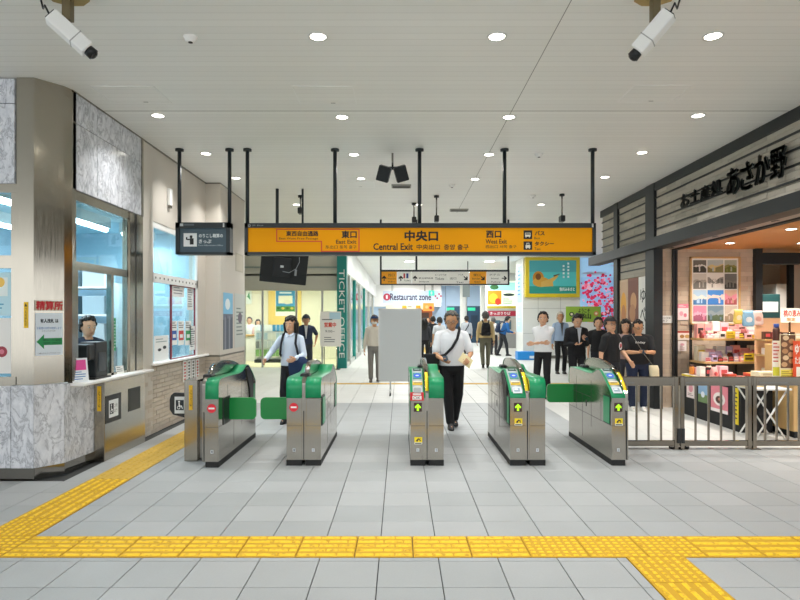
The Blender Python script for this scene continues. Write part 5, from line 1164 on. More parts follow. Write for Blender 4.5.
MB().box(-9, -2.05, TY + .1, 24, 0.0, 0.012, mat('office_pale_floor', '#e9dfb8', 0.4)).build('room_floor', to)
w4 = struct('window_4', 'glass panes of the ticket office front')
for px in (244, 262, 296, 322, 338):
    MB().box(X(px, TY) - 0.03, X(px, TY) + 0.03, TY + .05, TY + .11, 0, 2.52, al).build('mullion', w4)
for a_, b_ in ((200, 244), (244, 262), (262, 296), (296, 322), (322, 338)): MB().box(X(a_, TY) + .03, X(b_, TY) - .03, TY + .075, TY + .083, 0.02, 2.52, M_GLASSC).build('pane', w4)
for x_ in (-5.6, -3.6): 
    t = thing('ceiling_panel_light', 'light panel inside the ticket office', 'ceiling light', (x_, 21.8, 3.0), 0, 'light panels inside the ticket office'); MB().box(-.5, .5, -.5, .5, -.03, 0, M_LAMP).build('diffuser', t); area('lamp', t, (0, 0, -.05), 48, .9, (1, .97, .9), .9)
def front(px0, px1, py0, py1, Y_, label, base, paint, cat='poster', name='poster', t_=0.01, group=None, hang=False):
    w, h = (X(px1, Y_) - X(px0, Y_)) / 2, (Z(py0, Y_) - Z(py1, Y_)) / 2; s_ = Sheet(); s_.lay = .004; s_.base(-w, -h, w, h, base, t_); paint(s_, w, h)
    o_ = tag(s_.build(name, None, ((X(px0, Y_) + X(px1, Y_)) / 2, Y_, Z((py0 + py1) / 2, Y_))), label, cat, group)
    if hang:
        for k_ in (-.7, .7): MB().box(w * k_ - .015, w * k_ + .015, h - .02, CZ - Z((py0 + py1) / 2, Y_), -t_, -t_ + .03, M_STEELD).build('hanging_rod', o_)
    return o_
front(275.5, 295.5, 288, 316, 23.95, 'blue and green illustrated poster inside the ticket office', '#f4f2e6', lambda s_, w, h: (s_.rect(-w * .95, -h * .62, w * .95, h * .95, '#3f97c4'), s_.rect(-w * .7, -h * .1, w * .7, h * .45, '#f0ecd0'), s_.ell(w * .2, 0, w * .4, h * .16, '#e9e4c4'), s_.rect(-w * .95, -h * .68, w * .95, -h * .3, '#4c8a3a'), [s_.ell(-w * .7 + k * w * .45, -h * .45, w * .16, h * .09, ['#2f5f2a', '#d8c04a'][k % 2]) for k in range(4)], s_.rect(-w * .6, h * .6, w * .6, h * .72, '#dff0f4')))
front(246, 251.5, 289, 304, 23.9, 'green sign on the back wall of the ticket office', '#e6efe8', lambda s_, w, h: s_.poly([(-w * .6, 0), (w * .2, h * .6), (w * .6, -h * .5)], '#2f9a5a'), 'sign', 'sign')
t = thing('brochure_rack', 'brochure rack full of blue and white leaflets inside the ticket office', 'rack', (X(271, 22.0), 22.0, 0))
MB().box(-.6, .6, 0, .35, 0, .12, M_BLACK).build('base', t); MB().box(-.6, .6, .28, .35, .12, 1.36, M_WHITE).box(-.6, -.57, 0, .3, .12, 1.36, M_WHITE).box(.57, .6, 0, .3, .12, 1.36, M_WHITE).build('body', t)
for k in range(4): MB().box(-.57, .57, .05 + k * .05, .08 + k * .05, .2 + k * .3, .24 + k * .3, M_WHITE).build('ledge', t)
rr = random.Random(4)
for k in range(4):
    for j in range(8):
        c_ = [['#8fbf7a', '#d9e6d0'], ['#c9d2d8', '#8a8f94'], ['#e6e6de', '#b9d0de'], ['#4f9ac8', '#e9eef0']][k][rr.random() > .6]
        tag(MB().box(-.06, .06, -.003, .003, 0, .24, cm(c_)).build('leaflet', None, loc=(X(271, 22.0) - .5 + j * .143, 22.04 + k * .05, .24 + k * .3)), '%s leaflet from the left in the %s row of the brochure rack' % (ORD[j], ('lowest', 'second lowest', 'second highest', 'top')[k]), 'leaflet', 'leaflets in the brochure rack')
t = thing('office_counter', 'white counter at the back of the ticket office', 'counter', (X(254, 22.8), 22.8, 0)); MB().cbox(-.7, .5, 0, .5, 0, .95, .01, M_WHITE).build('body', t); MB().cbox(-.75, .55, -.05, .5, .95, 1.0, .01, M_WOOD).build('counter_top', t)
# notice board in front of the office
t = thing('sign_board', 'white standing notice board with red lettering beside the teal pillar', 'sign board', (X(330.5, 19.2), 19.2, 0)); zz0, zz1 = Z(346.5, 19.2), Z(311.5, 19.2); w = (X(341, 19.2) - X(320, 19.2)) / 2
s = Sheet(); s.base(-w, 0, w, zz1 - zz0, '#f2f0ea', .03); hh = zz1 - zz0; s.rect(-w * .1, hh * .78, w * .95, hh * .97, '#bfe0ee'); s.lines(-w * .8, hh * .72, w * .8, hh * .8, 1, '#6a6a66'); s.text('営業中', -w * .6, hh * .55, w * .5, hh * .68, '#d8442c', .01); s.text('9:00~', -w * .5, hh * .4, w * .4, hh * .47, '#555'); s.lines(-w * .6, hh * .1, w * .5, hh * .28, 3, '#7a7a78'); s.build('board', t, (0, 0, zz0))
MB().cyl((-.2, .03, 0), .015, zz0 + .1, 'z', M_STEELD, 8).cyl((.2, .03, 0), .015, zz0 + .1, 'z', M_STEELD, 8).build('leg', t); MB().box(-.3, .3, -.15, .2, 0, .02, M_STEELD).build('base', t)
# teal pillar
tp = thing('sign_pillar', 'teal pillar with white vertical lettering at the ticket office corner', 'sign pillar', (-2.03, 19.7, 0)); M_TEAL = mat('teal', '#10877f', 0.4)
MB().box(0, .31, 0, .3, 0, CZ, M_TEAL).build('pillar', tp)
s = Sheet(); s.lay = .004; s.text('TICKET OFFICE', 0, -.06, 2.85, .115, '#eef4f2')
MV = Matrix(((0, 1, 0), (0, 0, -1), (-1, 0, 0))); s.build('lettering', tp, (.13, -.001, Z(269.5, 19.7)), rot=MV.to_euler())
# glass side of the office along the corridor
ws = struct('wall_corridor', 'glass shopfronts with teal posts along the far left corridor')
MB().box(-1.9, -1.72, 20.1, 44, 3.1, CZ, M_WHITE).box(-1.9, -1.76, 20.1, 44, 0, .12, al).build('fascia', ws)
for k, y_ in enumerate((21.5, 24, 27, 30.5, 35, 40)): MB().box(-1.86, -1.74, y_, y_ + .25, 0, 3.1, M_TEAL if k in (1, 3) else al).build('post', ws)
for a_, b_ in zip((20.2, 21.75, 24.25, 27.25, 30.75, 35.25), (21.5, 24, 27, 30.5, 35, 40)): MB().box(-1.81, -1.80, a_, b_, .12, 3.1, M_GLASSC).build('pane', ws)
MB().box(-6, -5.9, 24.2, 44, 0, 3.1, mat('corridor_room', '#e6e4d8', 0.6)).box(-6, -1.9, 24.2, 44, 3.1, 3.2, M_WHITE).box(-6, -1.9, 43.9, 44, 0, 3.1, mat('corridor_room', '#e6e4d8', 0.6)).build('room_wall', ws)
t = thing('ceiling_panel_light', 'light panel inside the corridor shop', 'ceiling light', (-3.8, 30, 3.1)); MB().box(-.3, .3, -2, 2, -.03, 0, M_LAMP).build('diffuser', t); area('lamp', t, (0, 0, -.05), 160, .6, (1, .97, .9), 4)
# back of the hall
wbk = struct('wall_back', 'pale blue and white end of the far concourse')
M_PB = mat('far_blue_wall', '#c9e2fa', 0.5)
MB().box(-2, 12, 46, 46.2, 0, CZ, M_PB).build('end_wall', wbk)
MB().box(-1.9, 3.0, 44.6, 45.9, 2.45, CZ, M_WHITE).build('white_fascia', wbk)
for k in range(3): MB().box(3.4 + k * 1.6, 3.44 + k * 1.6, 45.96, 46.0, 0, CZ, cm('#8fa8c0')).build('panel_joint', wbk)
front(383, 442, 291, 303, 40.0, 'long white banner reading Restaurant zone across the far corridor', '#cfdaea', lambda s_, w, h: (s_.ell(-w * .87, 0, h * .6, h * .6, '#c03a54', 18), s_.rect(-w * .9, -h * .3, -w * .84, h * .3, '#f0e8ec'), s_.text('Restaurant zone', -w * .76, -h * .55, w * .62, h * .55, '#3a3450', .02), [s_.ell(w * (.72 + .06 * k), h * (.5 - .35 * (k % 3)), h * .16, h * .16, '#c2485c', 10) for k in range(5)]), 'banner', 'banner', .05, hang=True)
front(386, 432, 304.5, 309.5, 43.5, 'thin cream sign strip under the Restaurant zone banner', lit('#e9e2c0', .3), lambda s_, w, h: (s_.rect(-w * .3, -h * .6, -w * .1, h * .6, '#e0a02a'), s_.rect(w * .3, -h * .6, w * .5, h * .6, '#e0a02a'), s_.lines(-w * .08, -h * .5, w * .25, h * .5, 1, '#7a7460')), 'sign', 'sign', .05, hang=True)
front(423, 434, 303, 311, 43.4, 'orange backlit restaurant menu board in the far corridor', lit('#f0883a', .9), lambda s_, w, h: (s_.ell(-w * .3, 0, w * .3, h * .4, '#f6d08a'), s_.ell(w * .4, -h * .2, w * .3, h * .4, '#c24a2a')), 'menu board', 'menu_board', .05, hang=True)
M_BROWN = cm('#8a4a24'); M_NAVY = mat('navy_booth', '#26435c', 0.5)
t = thing('restaurant_front', 'brown restaurant doorway at the end of the far corridor', 'shop front', (X(424, 44), 44, 0)); MB().box(-.6, .6, 0, .3, 0, 2.3, M_BROWN).build('front', t); MB().box(-.35, .35, -.03, 0, 0, 2.0, cm('#40281c')).build('door', t)
for px, w_, lb_ in ((455, .5, 'dark blue booth left of the far white column'), (476, .55, 'dark blue booth right of the far white column')):
    t = thing('ticket_booth', lb_, 'booth', (X(px, 40), 40, 0)); MB().cbox(-w_, w_, 0, .8, 0, 2.4, .02, M_NAVY).build('body', t); MB().box(-w_ * .6, w_ * .2, -.02, 0, .4, 1.8, cm('#1c3246')).build('door', t); s = Sheet(); s.lay = .004; s.base(-.25, -.1, .25, .1, lit('#2fb88a', .6), .02); s.build('exit_light', t, (-.3, -.03, 2.2))
t = thing('exit_sign', 'small teal emergency exit sign hanging in the far corridor', 'sign', (X(431.5, 36), 36, Z(293, 36))); s = Sheet(); s.lay = .004; s.base(-.17, -.15, .17, .15, lit('#3fc8ae', .9), .06); s.ell(0, 0, .05, .1, '#e6f6f0', 10); s.build('face', t); MB().cyl((0, .02, .15), .012, CZ - Z(293, 36) - .15, 'z', M_STEELD, 8).build('rod', t)
def column(px, Y_, r_, label):
    t = thing('round_column', label, 'column', (X(px, Y_), Y_, 0)); MB().cyl((0, 0, .12), r_, CZ - .12, 'z', M_WHITE, 24).build('shaft', t); MB().cyl((0, 0, 0), r_ * 1.12, .12, 'z', M_STEELD, 24).build('base', t)
column(463.3, 36, .2, 'slim white column in the middle of the far concourse'); column(483.5, 36, .2, 'slim white column left of the bright advertisement')
t = thing('hanging_information_panel', 'grey information panel hanging in the far concourse', 'information panel', (X(465.5, 26), 26, 0)); MB().box(-.12, .18, -.04, .04, Z(297, 26), Z(281, 26), cm('#8c9696')).build('panel', t); MB().cyl((.1, 0, Z(281.5, 26)), .02, CZ - Z(281.5, 26), 'z', M_POST, 8).build('rod', t)
# bright advertisement and red-headed machine wall on the right of the corridor
AY = 33.0
t = thing('machine_wall', 'white ticket machine wall with a red header in the far concourse', 'machine wall', (X(486, AY), AY, 0)); W = X(518, AY) - X(486, AY)
MB().box(0, W + 3, 0, .4, 0, CZ, mat('machine_wall_white', '#d9dcdc', 0.5)).build('wall_panel', t); MB().box(.1, W + 1, -.06, 0, Z(316, AY), Z(311, AY), cm('#b8324a')).build('red_header', t); MB().box(.15, W + 1, -.03, 0, .9, Z(318, AY), cm('#c9c4bc')).box(.15, W + 1, -.05, 0, 0, .8, cm('#9a9a98')).build('machine_front', t)
for k in range(2): MB().box(.35 + k * .6, .75 + k * .6, -.05, -.03, 1.0, 1.5, cm('#4c6a7c')).build('screen', t)
s = Sheet(); s.lay = .006; s.text('きっぷうりば', .2, Z(315, AY), 1.3, Z(312, AY), '#f4e6e8', .01); s.build('lettering', t, (0, -.062, 0))
front(487, 516, 281, 308.5, AY - .1, 'colourful backlit advertisement in the far concourse', lit('#e3f0d8', .8), lambda s_, w, h: (s_.rect(-w * .95, -h * .7, w * .0, h * .3, lit('#f0902a', .7)), s_.ell(-w * .55, -h * .25, w * .3, h * .35, lit('#f6c43a', .7)), s_.ell(-w * .25, -h * .5, w * .2, h * .25, lit('#d8402a', .7)), s_.rect(-w * .95, h * .3, w * .95, h * .9, lit('#9fd8d0', .8)), s_.ell(-w * .5, h * .55, w * .3, h * .18, '#3f7a4a'), s_.ell(w * .5, 0, w * .4, h * .1, '#3c4c4a'), s_.lines(w * .1, -h * .7, w * .8, -h * .25, 3, '#5a8a50'), s_.rect(-w, -h, w, -h * .82, '#c9b83a')), 'advertisement', 'advertisement', .08)
# white pillar with the yellow advertising box
PYY = 24.5; x0, x1 = X(523, PYY), 12.0
wpi = struct('wall_pillar', 'white panelled pillar with advertisements at the far right')
MB().box(x0, x1, PYY, PYY + 1.5, 0, CZ, mat('pillar_white', '#e6e7e2', 0.35)).build('pillar_core', wpi)
for k in range(3): MB().box(x0, x1, PYY - .003, PYY, 1.0 + k * 1.0, 1.012 + k * 1.0, cm('#a8aaa6')).build('panel_joint', wpi)
for k in range(4): MB().box(x0 + .9 * k + .6, x0 + .9 * k + .612, PYY - .003, PYY, 0, CZ, cm('#a8aaa6')).build('panel_joint', wpi)
MB().box(x0 - .012, x1, PYY - .012, PYY, 0, .12, M_STEELD).build('skirting', wpi)
ay = PYY - .25; t = thing('advertising_box', 'yellow framed advertising light box with a teal picture on the white pillar', 'advertisement', ((X(525.5, ay) + X(580, ay)) / 2, ay, Z(277, ay))); w, h = (X(580, ay) - X(525.5, ay)) / 2, (Z(256.5, ay) - Z(297, ay)) / 2
MB().cbox(-w, w, 0, .24, -h, h, .02, mat('box_yellow', '#e3c822', 0.4)).build('yellow_frame', t)
s = Sheet(); s.lay = .004; a, b = w * .86, h * .82; s.base(-a, -b, a, b, lit('#3f9a98', .45), .01); s.rect(-a, -b, a, -b * .55, lit('#1f7a6c', .45)); s.rect(-a, b * .3, a, b, lit('#3a8488', .45))
gold = '#c98a2a'; s.ell(-a * .62, -b * .05, a * .24, b * .4, gold); s.ell(-a * .5, -b * .3, a * .36, b * .3, '#d9a23c'); s.poly([(-a * .5, -b * .3), (-a * .1, -b * .1), (a * .2, b * .12), (a * .24, b * .04), (0, -b * .3), (a * .02, -b * .55), (-a * .5, -b * .6)], '#e0b45a'); s.poly([(a * .05, b * .02), (a * .3, b * .16), (a * .28, b * .2), (a * .02, b * .1)], '#5a3a1c'); s.ell(-a * .62, b * .02, a * .12, b * .2, '#7a4a1a')
for k in range(5): s.rect(a * .62, b * (.75 - .2 * k), a * .7, b * (.87 - .2 * k), '#eef4f2'); s.rect(a * .42, b * (.6 - .22 * k), a * .5, b * (.72 - .22 * k), '#eef4f2') if k < 4 else None
s.text('信州ふるさと', a * .28, -b * .84, a * .92, -b * .64, '#f0f6f2', .012); s.build('picture', t, (0, -.003, 0))
sp = Sheet(); sp.lay = .004; w = .5; sp.base(-w, -.75, w, .75, lit('#8fc4ea', .5), .03); sp.lines(-w * .6, -.5, w * .6, .6, 7, '#3f78b4'); tag(sp.build('advertisement', None, (x0 - .004, PYY + .75, 3.0), '-x'), 'pale blue vertical advertisement on the side of the white pillar', 'advertisement')
sp = Sheet(); sp.lay = .004; sp.base(-w, -.55, w, .55, lit('#a8d4ee', .5), .03); sp.lines(-w * .6, -.4, w * .6, .3, 4, '#e6f2f8'); tag(sp.build('advertisement', None, (x0 - .004, PYY + .75, 1.6), '-x'), 'lower pale blue advertisement on the side of the white pillar', 'advertisement')
# mural of blossom
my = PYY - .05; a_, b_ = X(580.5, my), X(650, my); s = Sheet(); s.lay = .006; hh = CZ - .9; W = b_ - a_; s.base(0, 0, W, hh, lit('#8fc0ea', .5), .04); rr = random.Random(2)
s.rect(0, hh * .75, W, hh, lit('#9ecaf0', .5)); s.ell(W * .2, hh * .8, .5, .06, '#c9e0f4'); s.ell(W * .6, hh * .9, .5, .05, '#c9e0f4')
s.poly([(0, .2), (W * .3, .9), (W, 1.8), (W, 1.7), (W * .32, .8), (.1, .15)], '#4a3038')
for k in range(620):
    u, v = rr.uniform(0, W), rr.uniform(.1, hh * .82)
    if v > hh * (.6 + .2 * rr.random() + .08 * math.sin(u * 3)): continue
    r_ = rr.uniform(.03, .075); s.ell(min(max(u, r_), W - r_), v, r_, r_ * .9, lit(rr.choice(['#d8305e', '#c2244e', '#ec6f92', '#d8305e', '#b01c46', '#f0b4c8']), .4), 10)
tag(s.build('mural', None, (a_, my, .9)), 'bright mural of pink blossom against a blue sky', 'mural')
t = thing('poster_stand', 'green poster stand in front of the white pillar', 'poster stand', (X(583.5, 22), 22, 0)); w, z0, z1 = (X(601, 22) - X(566, 22)) / 2, Z(322, 22), Z(306.5, 22); s = Sheet(); s.lay = .004; h = (z1 - z0) / 2
s.base(-w, -h, w, h, '#94b83c', .03); s.text('ようこそ', -w * .3, h * .2, w * .35, h * .7, '#3a4a1c', .008); s.text('郡山', -w * .32, -h * .6, w * .4, h * .05, '#28341a', .02); s.ell(-w * .68, 0, w * .14, h * .3, '#3f5a2a'); s.ell(-w * .68, 0, w * .07, h * .15, '#e9d8c0'); s.ell(w * .72, h * .1, w * .14, h * .3, '#d98a5a'); s.ell(w * .72, h * .1, w * .07, h * .14, '#f0e6c8'); s.build('green_panel', t, (0, 0, (z0 + z1) / 2))
MB().box(-w, w, .0, .05, .1, z0 - .01, cm('#e6e6e2')).build('lower_panel', t); MB().box(-w, w, -.12, .2, 0, .1, M_STEELD).build('base', t)
s = Sheet(); s.lay = .004; s.lines(-w * .8, .5, w * .6, z0 - .2, 7, '#6a6a6a'); s.build('small_print', t, (0, -.003, 0))
t = thing('plinth_box', 'bright blue low plinth at the foot of the white pillar', 'plinth', (X(527, 23.6), 23.6, 0)); MB().cbox(-.36, .36, 0, .5, 0, .32, .015, mat('plinth_blue', '#1f8ad8', 0.4)).build('box', t); MB().box(.1, .3, -.004, 0, .06, .16, cm('#dfeaf4')).build('label', t)
# hall sides beyond the shop
whr = struct('wall_right', 'plain wall beyond the shop at the far right')
MB().box(12, 12.2, 13.8, 46, 0, CZ, M_WHITE).build('side', whr)

# ================================================================ PEOPLE
SKIN = mat('skin', '#d9a886', 0.55); SKIN2 = mat('skin_tan', '#c8956f', 0.55); LIPS = mat('lips', '#a8604f', 0.5); EYEM = mat('eye_dark', '#1a1412', 0.3); EYEW = mat('eye_white', '#e9e4dc', 0.4)
HAIRB = mat('hair_black', '#17130f', 0.45); HAIRG = mat('hair_grey', '#5d5a56', 0.55); HAIRW = mat('hair_white', '#c9c2b8', 0.55)
def cloth(h, rough=0.85):
    nm = 'cloth_' + h.lstrip('#')
    if nm in MATS: return MATS[nm]
    m = mat(nm, h, rough); bump(m, noise(m, 14, 3, coords(m)), 0.35, 0.02); return m
def remesh(b, name, vox, sm=3):
    me = b.mesh(name); o = bpy.data.objects.new(name, me); COL.objects.link(o)
    r = o.modifiers.new('r', 'REMESH'); r.mode = 'VOXEL'; r.voxel_size = vox; r.use_smooth_shade = True
    s_ = o.modifiers.new('s', 'SMOOTH'); s_.factor = 0.5; s_.iterations = sm
    dg = bpy.context.evaluated_depsgraph_get(); dg.update()
    ev = o.evaluated_get(dg); e = ev.to_mesh()
    vs = [tuple(v.co) for v in e.vertices]; fs = [list(p.vertices) for p in e.polygons]; ev.to_mesh_clear()
    bpy.data.objects.remove(o); bpy.data.meshes.remove(me); return vs, fs
def ik(S_, T, l1, l2, pole):
    S_, T, pole = Vector(S_), Vector(T), Vector(pole); d = T - S_; L = d.length
    mx = (l1 + l2) * 0.995
    if L > mx: d = d * (mx / L); T = S_ + d; L = mx
    dn = d / L; a = (l1 * l1 - l2 * l2 + L * L) / (2 * L); h = math.sqrt(max(l1 * l1 - a * a, 0))
    p = pole - dn * pole.dot(dn); p = p.normalized() if p.length > 1e-4 else Vector((0, 1, 0))
    return S_ + dn * a + p * h, T
def hand(b, wrist, elbow, side, m_, curl=0.5, palm=None, r=1.0):
    w = Vector(wrist); d = (w - Vector(elbow)).normalized()
    n = Vector(palm) if palm else Vector((-side, 0, 0)); n = n - d * n.dot(d); n = n.normalized() if n.length > .05 else d.cross(Vector((0, 0, 1))).normalized()
    ac = d.cross(n)
    if ac.dot(Vector((0, -1, 0.3))) < 0: ac = -ac     # thumb side looks forward / up
    for k in range(4):
        off = (0.028 - 0.0187 * k); kn = w + d * (0.078 - 0.004 * abs(k - 1)) + ac * off
        b.cap(w + ac * off * 0.6 + d * .005, kn, 0.015, 0.0115, m_, 8, 2)
        L = (0.036, 0.041, 0.038, 0.029)[k]; p = kn; a = 0.25 * curl
        for seg, f in ((0, 1.0), (1, .75), (2, .6)):
            dd = d * math.cos(a) + n * math.sin(a); q = p + dd * L * f; b.cap(p, q, 0.0092 - seg * .0008, 0.0086 - seg * .0008, m_, 8, 2); p = q; a += 0.75 * curl
    t0 = w + d * 0.02 + ac * 0.022; t1 = t0 + (d * .7 + ac * .55 + n * .35).normalized() * 0.042; t2 = t1 + (d * .85 + ac * .1 + n * .5 * (1 + curl)).normalized() * 0.033
    b.cap(t0, t1, 0.0135, 0.0105, m_, 8, 2); b.cap(t1, t2, 0.0105, 0.009, m_, 8, 2)
def person(label, x, y, heading=0.0, H=1.7, skin=SKIN, hair=HAIRB, hairstyle='short', top='#e8e8ea', top_len='short', bottom='#1a1b1e', shoes='#17171a', build=1.0,
           Lh=(0.25, -0.02, 0.78), Rh=(-0.25, -0.02, 0.78), La=(0.10, 0.0, 0.08), Ra=(-0.10, 0.0, 0.08), head=(0, 0), lean=0.0, curl=0.5, collar=False, glasses=False, cap=None, mask=False,
           jacket=None, vox=0.012, shorts=False, hem=0.93, pL=None, pR=None, detail=True, epole=None, print_=None, group=None):
    k = H / 1.75; B = build
    t = thing('person', label, 'person', (x, y, 0), heading, group); t.scale = (k, k, k)
    ML_ = Matrix.Translation((0, 0, 0.95)) @ Matrix.Rotation(lean, 4, 'X') @ Matrix.Translation((0, 0, -0.95))   # upper body lean (positive = forward, -y)
    def U(p): return ML_ @ Vector(p)
    sh = {1: U((0.172 * B, 0.0, 1.372)), -1: U((-0.172 * B, 0.0, 1.372))}; hp = {1: Vector((0.085 * B, 0, 0.92)), -1: Vector((-0.085 * B, 0, 0.92))}
    hnd, elb, ank, kne = {}, {}, {}, {}
    for sd, T in ((1, Lh), (-1, Rh)):
        pole = epole[sd] if epole else (sd * 0.5, 0.8, -0.35); elb[sd], hnd[sd] = ik(sh[sd], T, 0.285, 0.25, pole)
    for sd, T in ((1, La), (-1, Ra)): kne[sd], ank[sd] = ik(hp[sd], T, 0.43, 0.425, (sd * 0.12, -1, 0))
    HM = ML_ @ Matrix.Translation((0, 0.0, 1.445)) @ Matrix.Scale(1.14, 4) @ Matrix.Rotation(head[0], 4, 'Z') @ Matrix.Rotation(head[1], 4, 'X')
    rings = [(0, .005, .84, .13, .1), (0, .005, .92, .158, .112), (0, 0, 1.0, .152, .106), (0, -.004, 1.1, .138, .098), (0, -.006, 1.22, .158, .11), (0, -.002, 1.32, .168, .108), (0, 0, 1.385, .15, .092), (0, .004, 1.435, .085, .068), (0, .006, 1.462, .056, .058)]
    rings = [(a, b, c, d * B, e * B) for a, b, c, d, e in rings]
    # --- body: head, neck, trunk, arms, legs in one surface
    b = MB(); b.loft(rings, SKIN, 16, ML_)
    b.cap(U((0, .01, 1.42)), HM @ Vector((0, .012, .05)), .056 * (B + 1) / 2, .052, SKIN)
    b.ell((0, .006, .135), (.076, .094, .112), SKIN, 16, 12, HM); b.ell((0, -.022, .075), (.058, .066, .058), SKIN, 14, 10, HM); b.cap(HM @ Vector((0, -.088, .128)), HM @ Vector((0, -.104, .105)), .009, .014, SKIN, 8)
    for sd in (1, -1):
        b.ell((sd * .077, .012, .125), (.012, .022, .032), SKIN, 8, 6, HM)
        b.cap(sh[sd], elb[sd], .05 * B, .038 * B, SKIN); b.cap(elb[sd], hnd[sd], .037 * B, .026, SKIN)
        b.cap(hp[sd], kne[sd], .078 * B, .055 * B, SKIN); b.cap(kne[sd], ank[sd], .052 * B, .036, SKIN); b.cap(ank[sd] - Vector((0, 0, .03)), ank[sd] + Vector((0, -.11, -.045)), .032, .026, SKIN)
    vs, fs = remesh(b, 'body', vox); bb = MB(); bb.add(vs, fs, skin, True)
    for sd, pl in ((1, pL), (-1, pR)): hand(bb, hnd[sd], elb[sd], sd, skin, curl, pl)
    body = bb.build('body', t)
    # --- face
    if detail:
        f = MB()
        for sd in (1, -1): f.ell((sd * .031, -.083, .138), (.0115, .006, .0065), EYEW, 8, 6, HM); f.ell((sd * .031, -.0875, .138), (.006, .004, .006), EYEM, 8, 6, HM)
        f.build('eyes', t)
        f = MB()
        for sd in (1, -1): f.tube([HM @ Vector((sd * .016, -.089, .156)), HM @ Vector((sd * .032, -.089, .160)), HM @ Vector((sd * .048, -.078, .157))], .003, hair if hair is not HAIRW else HAIRG, 6)
        f.build('eyebrows', t)
        if not mask: MB().tube([HM @ Vector((-.022, -.078, .073)), HM @ Vector((0, -.088, .072)), HM @ Vector((.022, -.078, .073))], [.003, .006, .003], LIPS, 6).build('mouth', t)
        if glasses:
            gm = MB()
            for sd in (1, -1):
                gm.tube([HM @ Vector((sd * .033 + .021 * math.cos(a), -.1, .136 + .017 * math.sin(a))) for a in [2 * PI * i / 12 for i in range(13)]], .0022, M_BLACK, 5, caps=False); gm.tube([HM @ Vector((sd * .054, -.098, .14)), HM @ Vector((sd * .08, -.03, .14)), HM @ Vector((sd * .082, .02, .135))], .002, M_BLACK, 5)
            gm.tube([HM @ Vector((-.012, -.103, .138)), HM @ Vector((.012, -.103, .138))], .002, M_BLACK, 5); gm.build('glasses', t)
        if mask: MB().ell((0, -.03, .085), (.066, .075, .045), M_WHITE, 14, 10, HM, keep=lambda q: q[1] < -.1).build('face_mask', t)
    # --- hair and cap
    h = MB(); rr_ = random.Random(int(abs(x) * 97 + y * 31))
    def clumps(keep, r0=.026, n=90, sc=(.078, .096, .112), off=(0, .012, .14)):
        for i in range(n):
            zz = 1 - 2 * (i + .5) / n; ph = i * 2.39996; q = (math.sqrt(1 - zz * zz) * math.cos(ph), math.sqrt(1 - zz * zz) * math.sin(ph), zz)
            if not keep(q): continue
            j = rr_.uniform(.96, 1.07); h.ell(tuple(off[k_] + q[k_] * sc[k_] * j for k_ in range(3)), (r0, r0, r0 * rr_.uniform(.8, 1.1)), hair, 7, 5, HM)
    if hairstyle == 'short': clumps(lambda q: (q[2] > .68 - .1 * abs(q[0])) or (q[1] > -.12 and q[2] > -.22) or (q[1] > .3 and q[2] > -.55))
    elif hairstyle == 'tied': clumps(lambda q: (q[2] > .62) or (q[1] > -.2 and q[2] > -.4), .02); h.ell((0, .115, .13), (.04, .035, .045), hair, 12, 8, HM)
    else:
        clumps(lambda q: q[2] > .54 or q[1] > -.18, .028); e_ = .0 if hairstyle == 'bob' else -.14
        for i in range(11):
            a_ = R(-25 + 23 * i); cx_, cy_ = math.cos(a_) * .09, .015 + math.sin(a_) * .09
            h.cap(HM @ Vector((cx_, cy_, .15)), HM @ Vector((cx_ * .95, cy_ * .95, .03 + e_)), .027, .02, hair, 8)
    if h.f: h.build('hair', t)
    if cap:
        c = MB(); cmm = cloth(cap); c.ell((0, .012, .165), (.092, .11, .098), cmm, 18, 14, HM, keep=lambda q: q[2] > (.12 if q[1] < 0 else -.1)); c.loft([(0, -.11, .182, .064, .062), (0, -.112, .19, .062, .06)], cmm, 16, HM); c.build('cap', t)
    # --- upper clothes
    tm = cloth(top)
    c = MB(); g = .016
    lo = [q for q in rings if q[2] >= hem - .1]
    c.loft([(a, bb_, max(z, hem), rx + g + (.012 if z < 1.15 else 0), ry + g + (.012 if z < 1.15 else 0)) for a, bb_, z, rx, ry in lo if z < 1.45], tm, 16, ML_)
    for sd in (1, -1):
        c.cap(U((sd * .055, .004, 1.418)), sh[sd], .052 * B, .06 * B, tm)
        if top_len == 'short': c.cap(sh[sd], sh[sd].lerp(elb[sd], .78), .062 * B, .058 * B, tm)
        else: c.cap(sh[sd], elb[sd], .06 * B, .052 * B, tm); c.cap(elb[sd], elb[sd].lerp(hnd[sd], .9), .05 * B, .038, tm)
    vs, fs = remesh(c, 'top', vox); s_ = MB(); s_.add(vs, fs, tm, True); topo = s_.build('shirt' if not jacket else 'jacket', t)
    if collar:
        cc = MB()
        for sd in (1, -1): cc.prism([(0.0, -.005), (sd * .07, .045), (sd * .075, .015), (sd * .03, -.045)][::sd], 'y', -.012, .004, tm, ML_ @ Matrix.Translation((0, -.085, 1.43)) @ Matrix.Rotation(R(-35), 4, 'X'))
        cc.build('collar', topo)
    if jacket:       # shirt front and lapels showing in the opening
        m0 = ML_ @ Matrix.Translation((0, -.098 * B - .032, 0))
        MB().prism([(-.004, 1.08), (.004, 1.08), (.05, 1.44), (-.05, 1.44)], 'y', -.008, .05, cloth(jacket), m0).build('shirt_front', t)
        for sd in (1, -1): MB().prism([(sd * .006, 1.1), (sd * .075, 1.33), (sd * .05, 1.42), (sd * .045, 1.42)][::sd], 'y', -.014, .02, tm, m0).build('lapel', topo)
    if print_: s_ = Sheet(); s_.lay = .002; s_.text(print_, -.09, -.018, .09, .03, '#d9d9d6', .003); s_.build('chest_print', topo, tuple(U((0, -.125 * B - .022, 1.30))))
    # --- lower clothes
    pm = cloth(bottom); c = MB(); g = .016
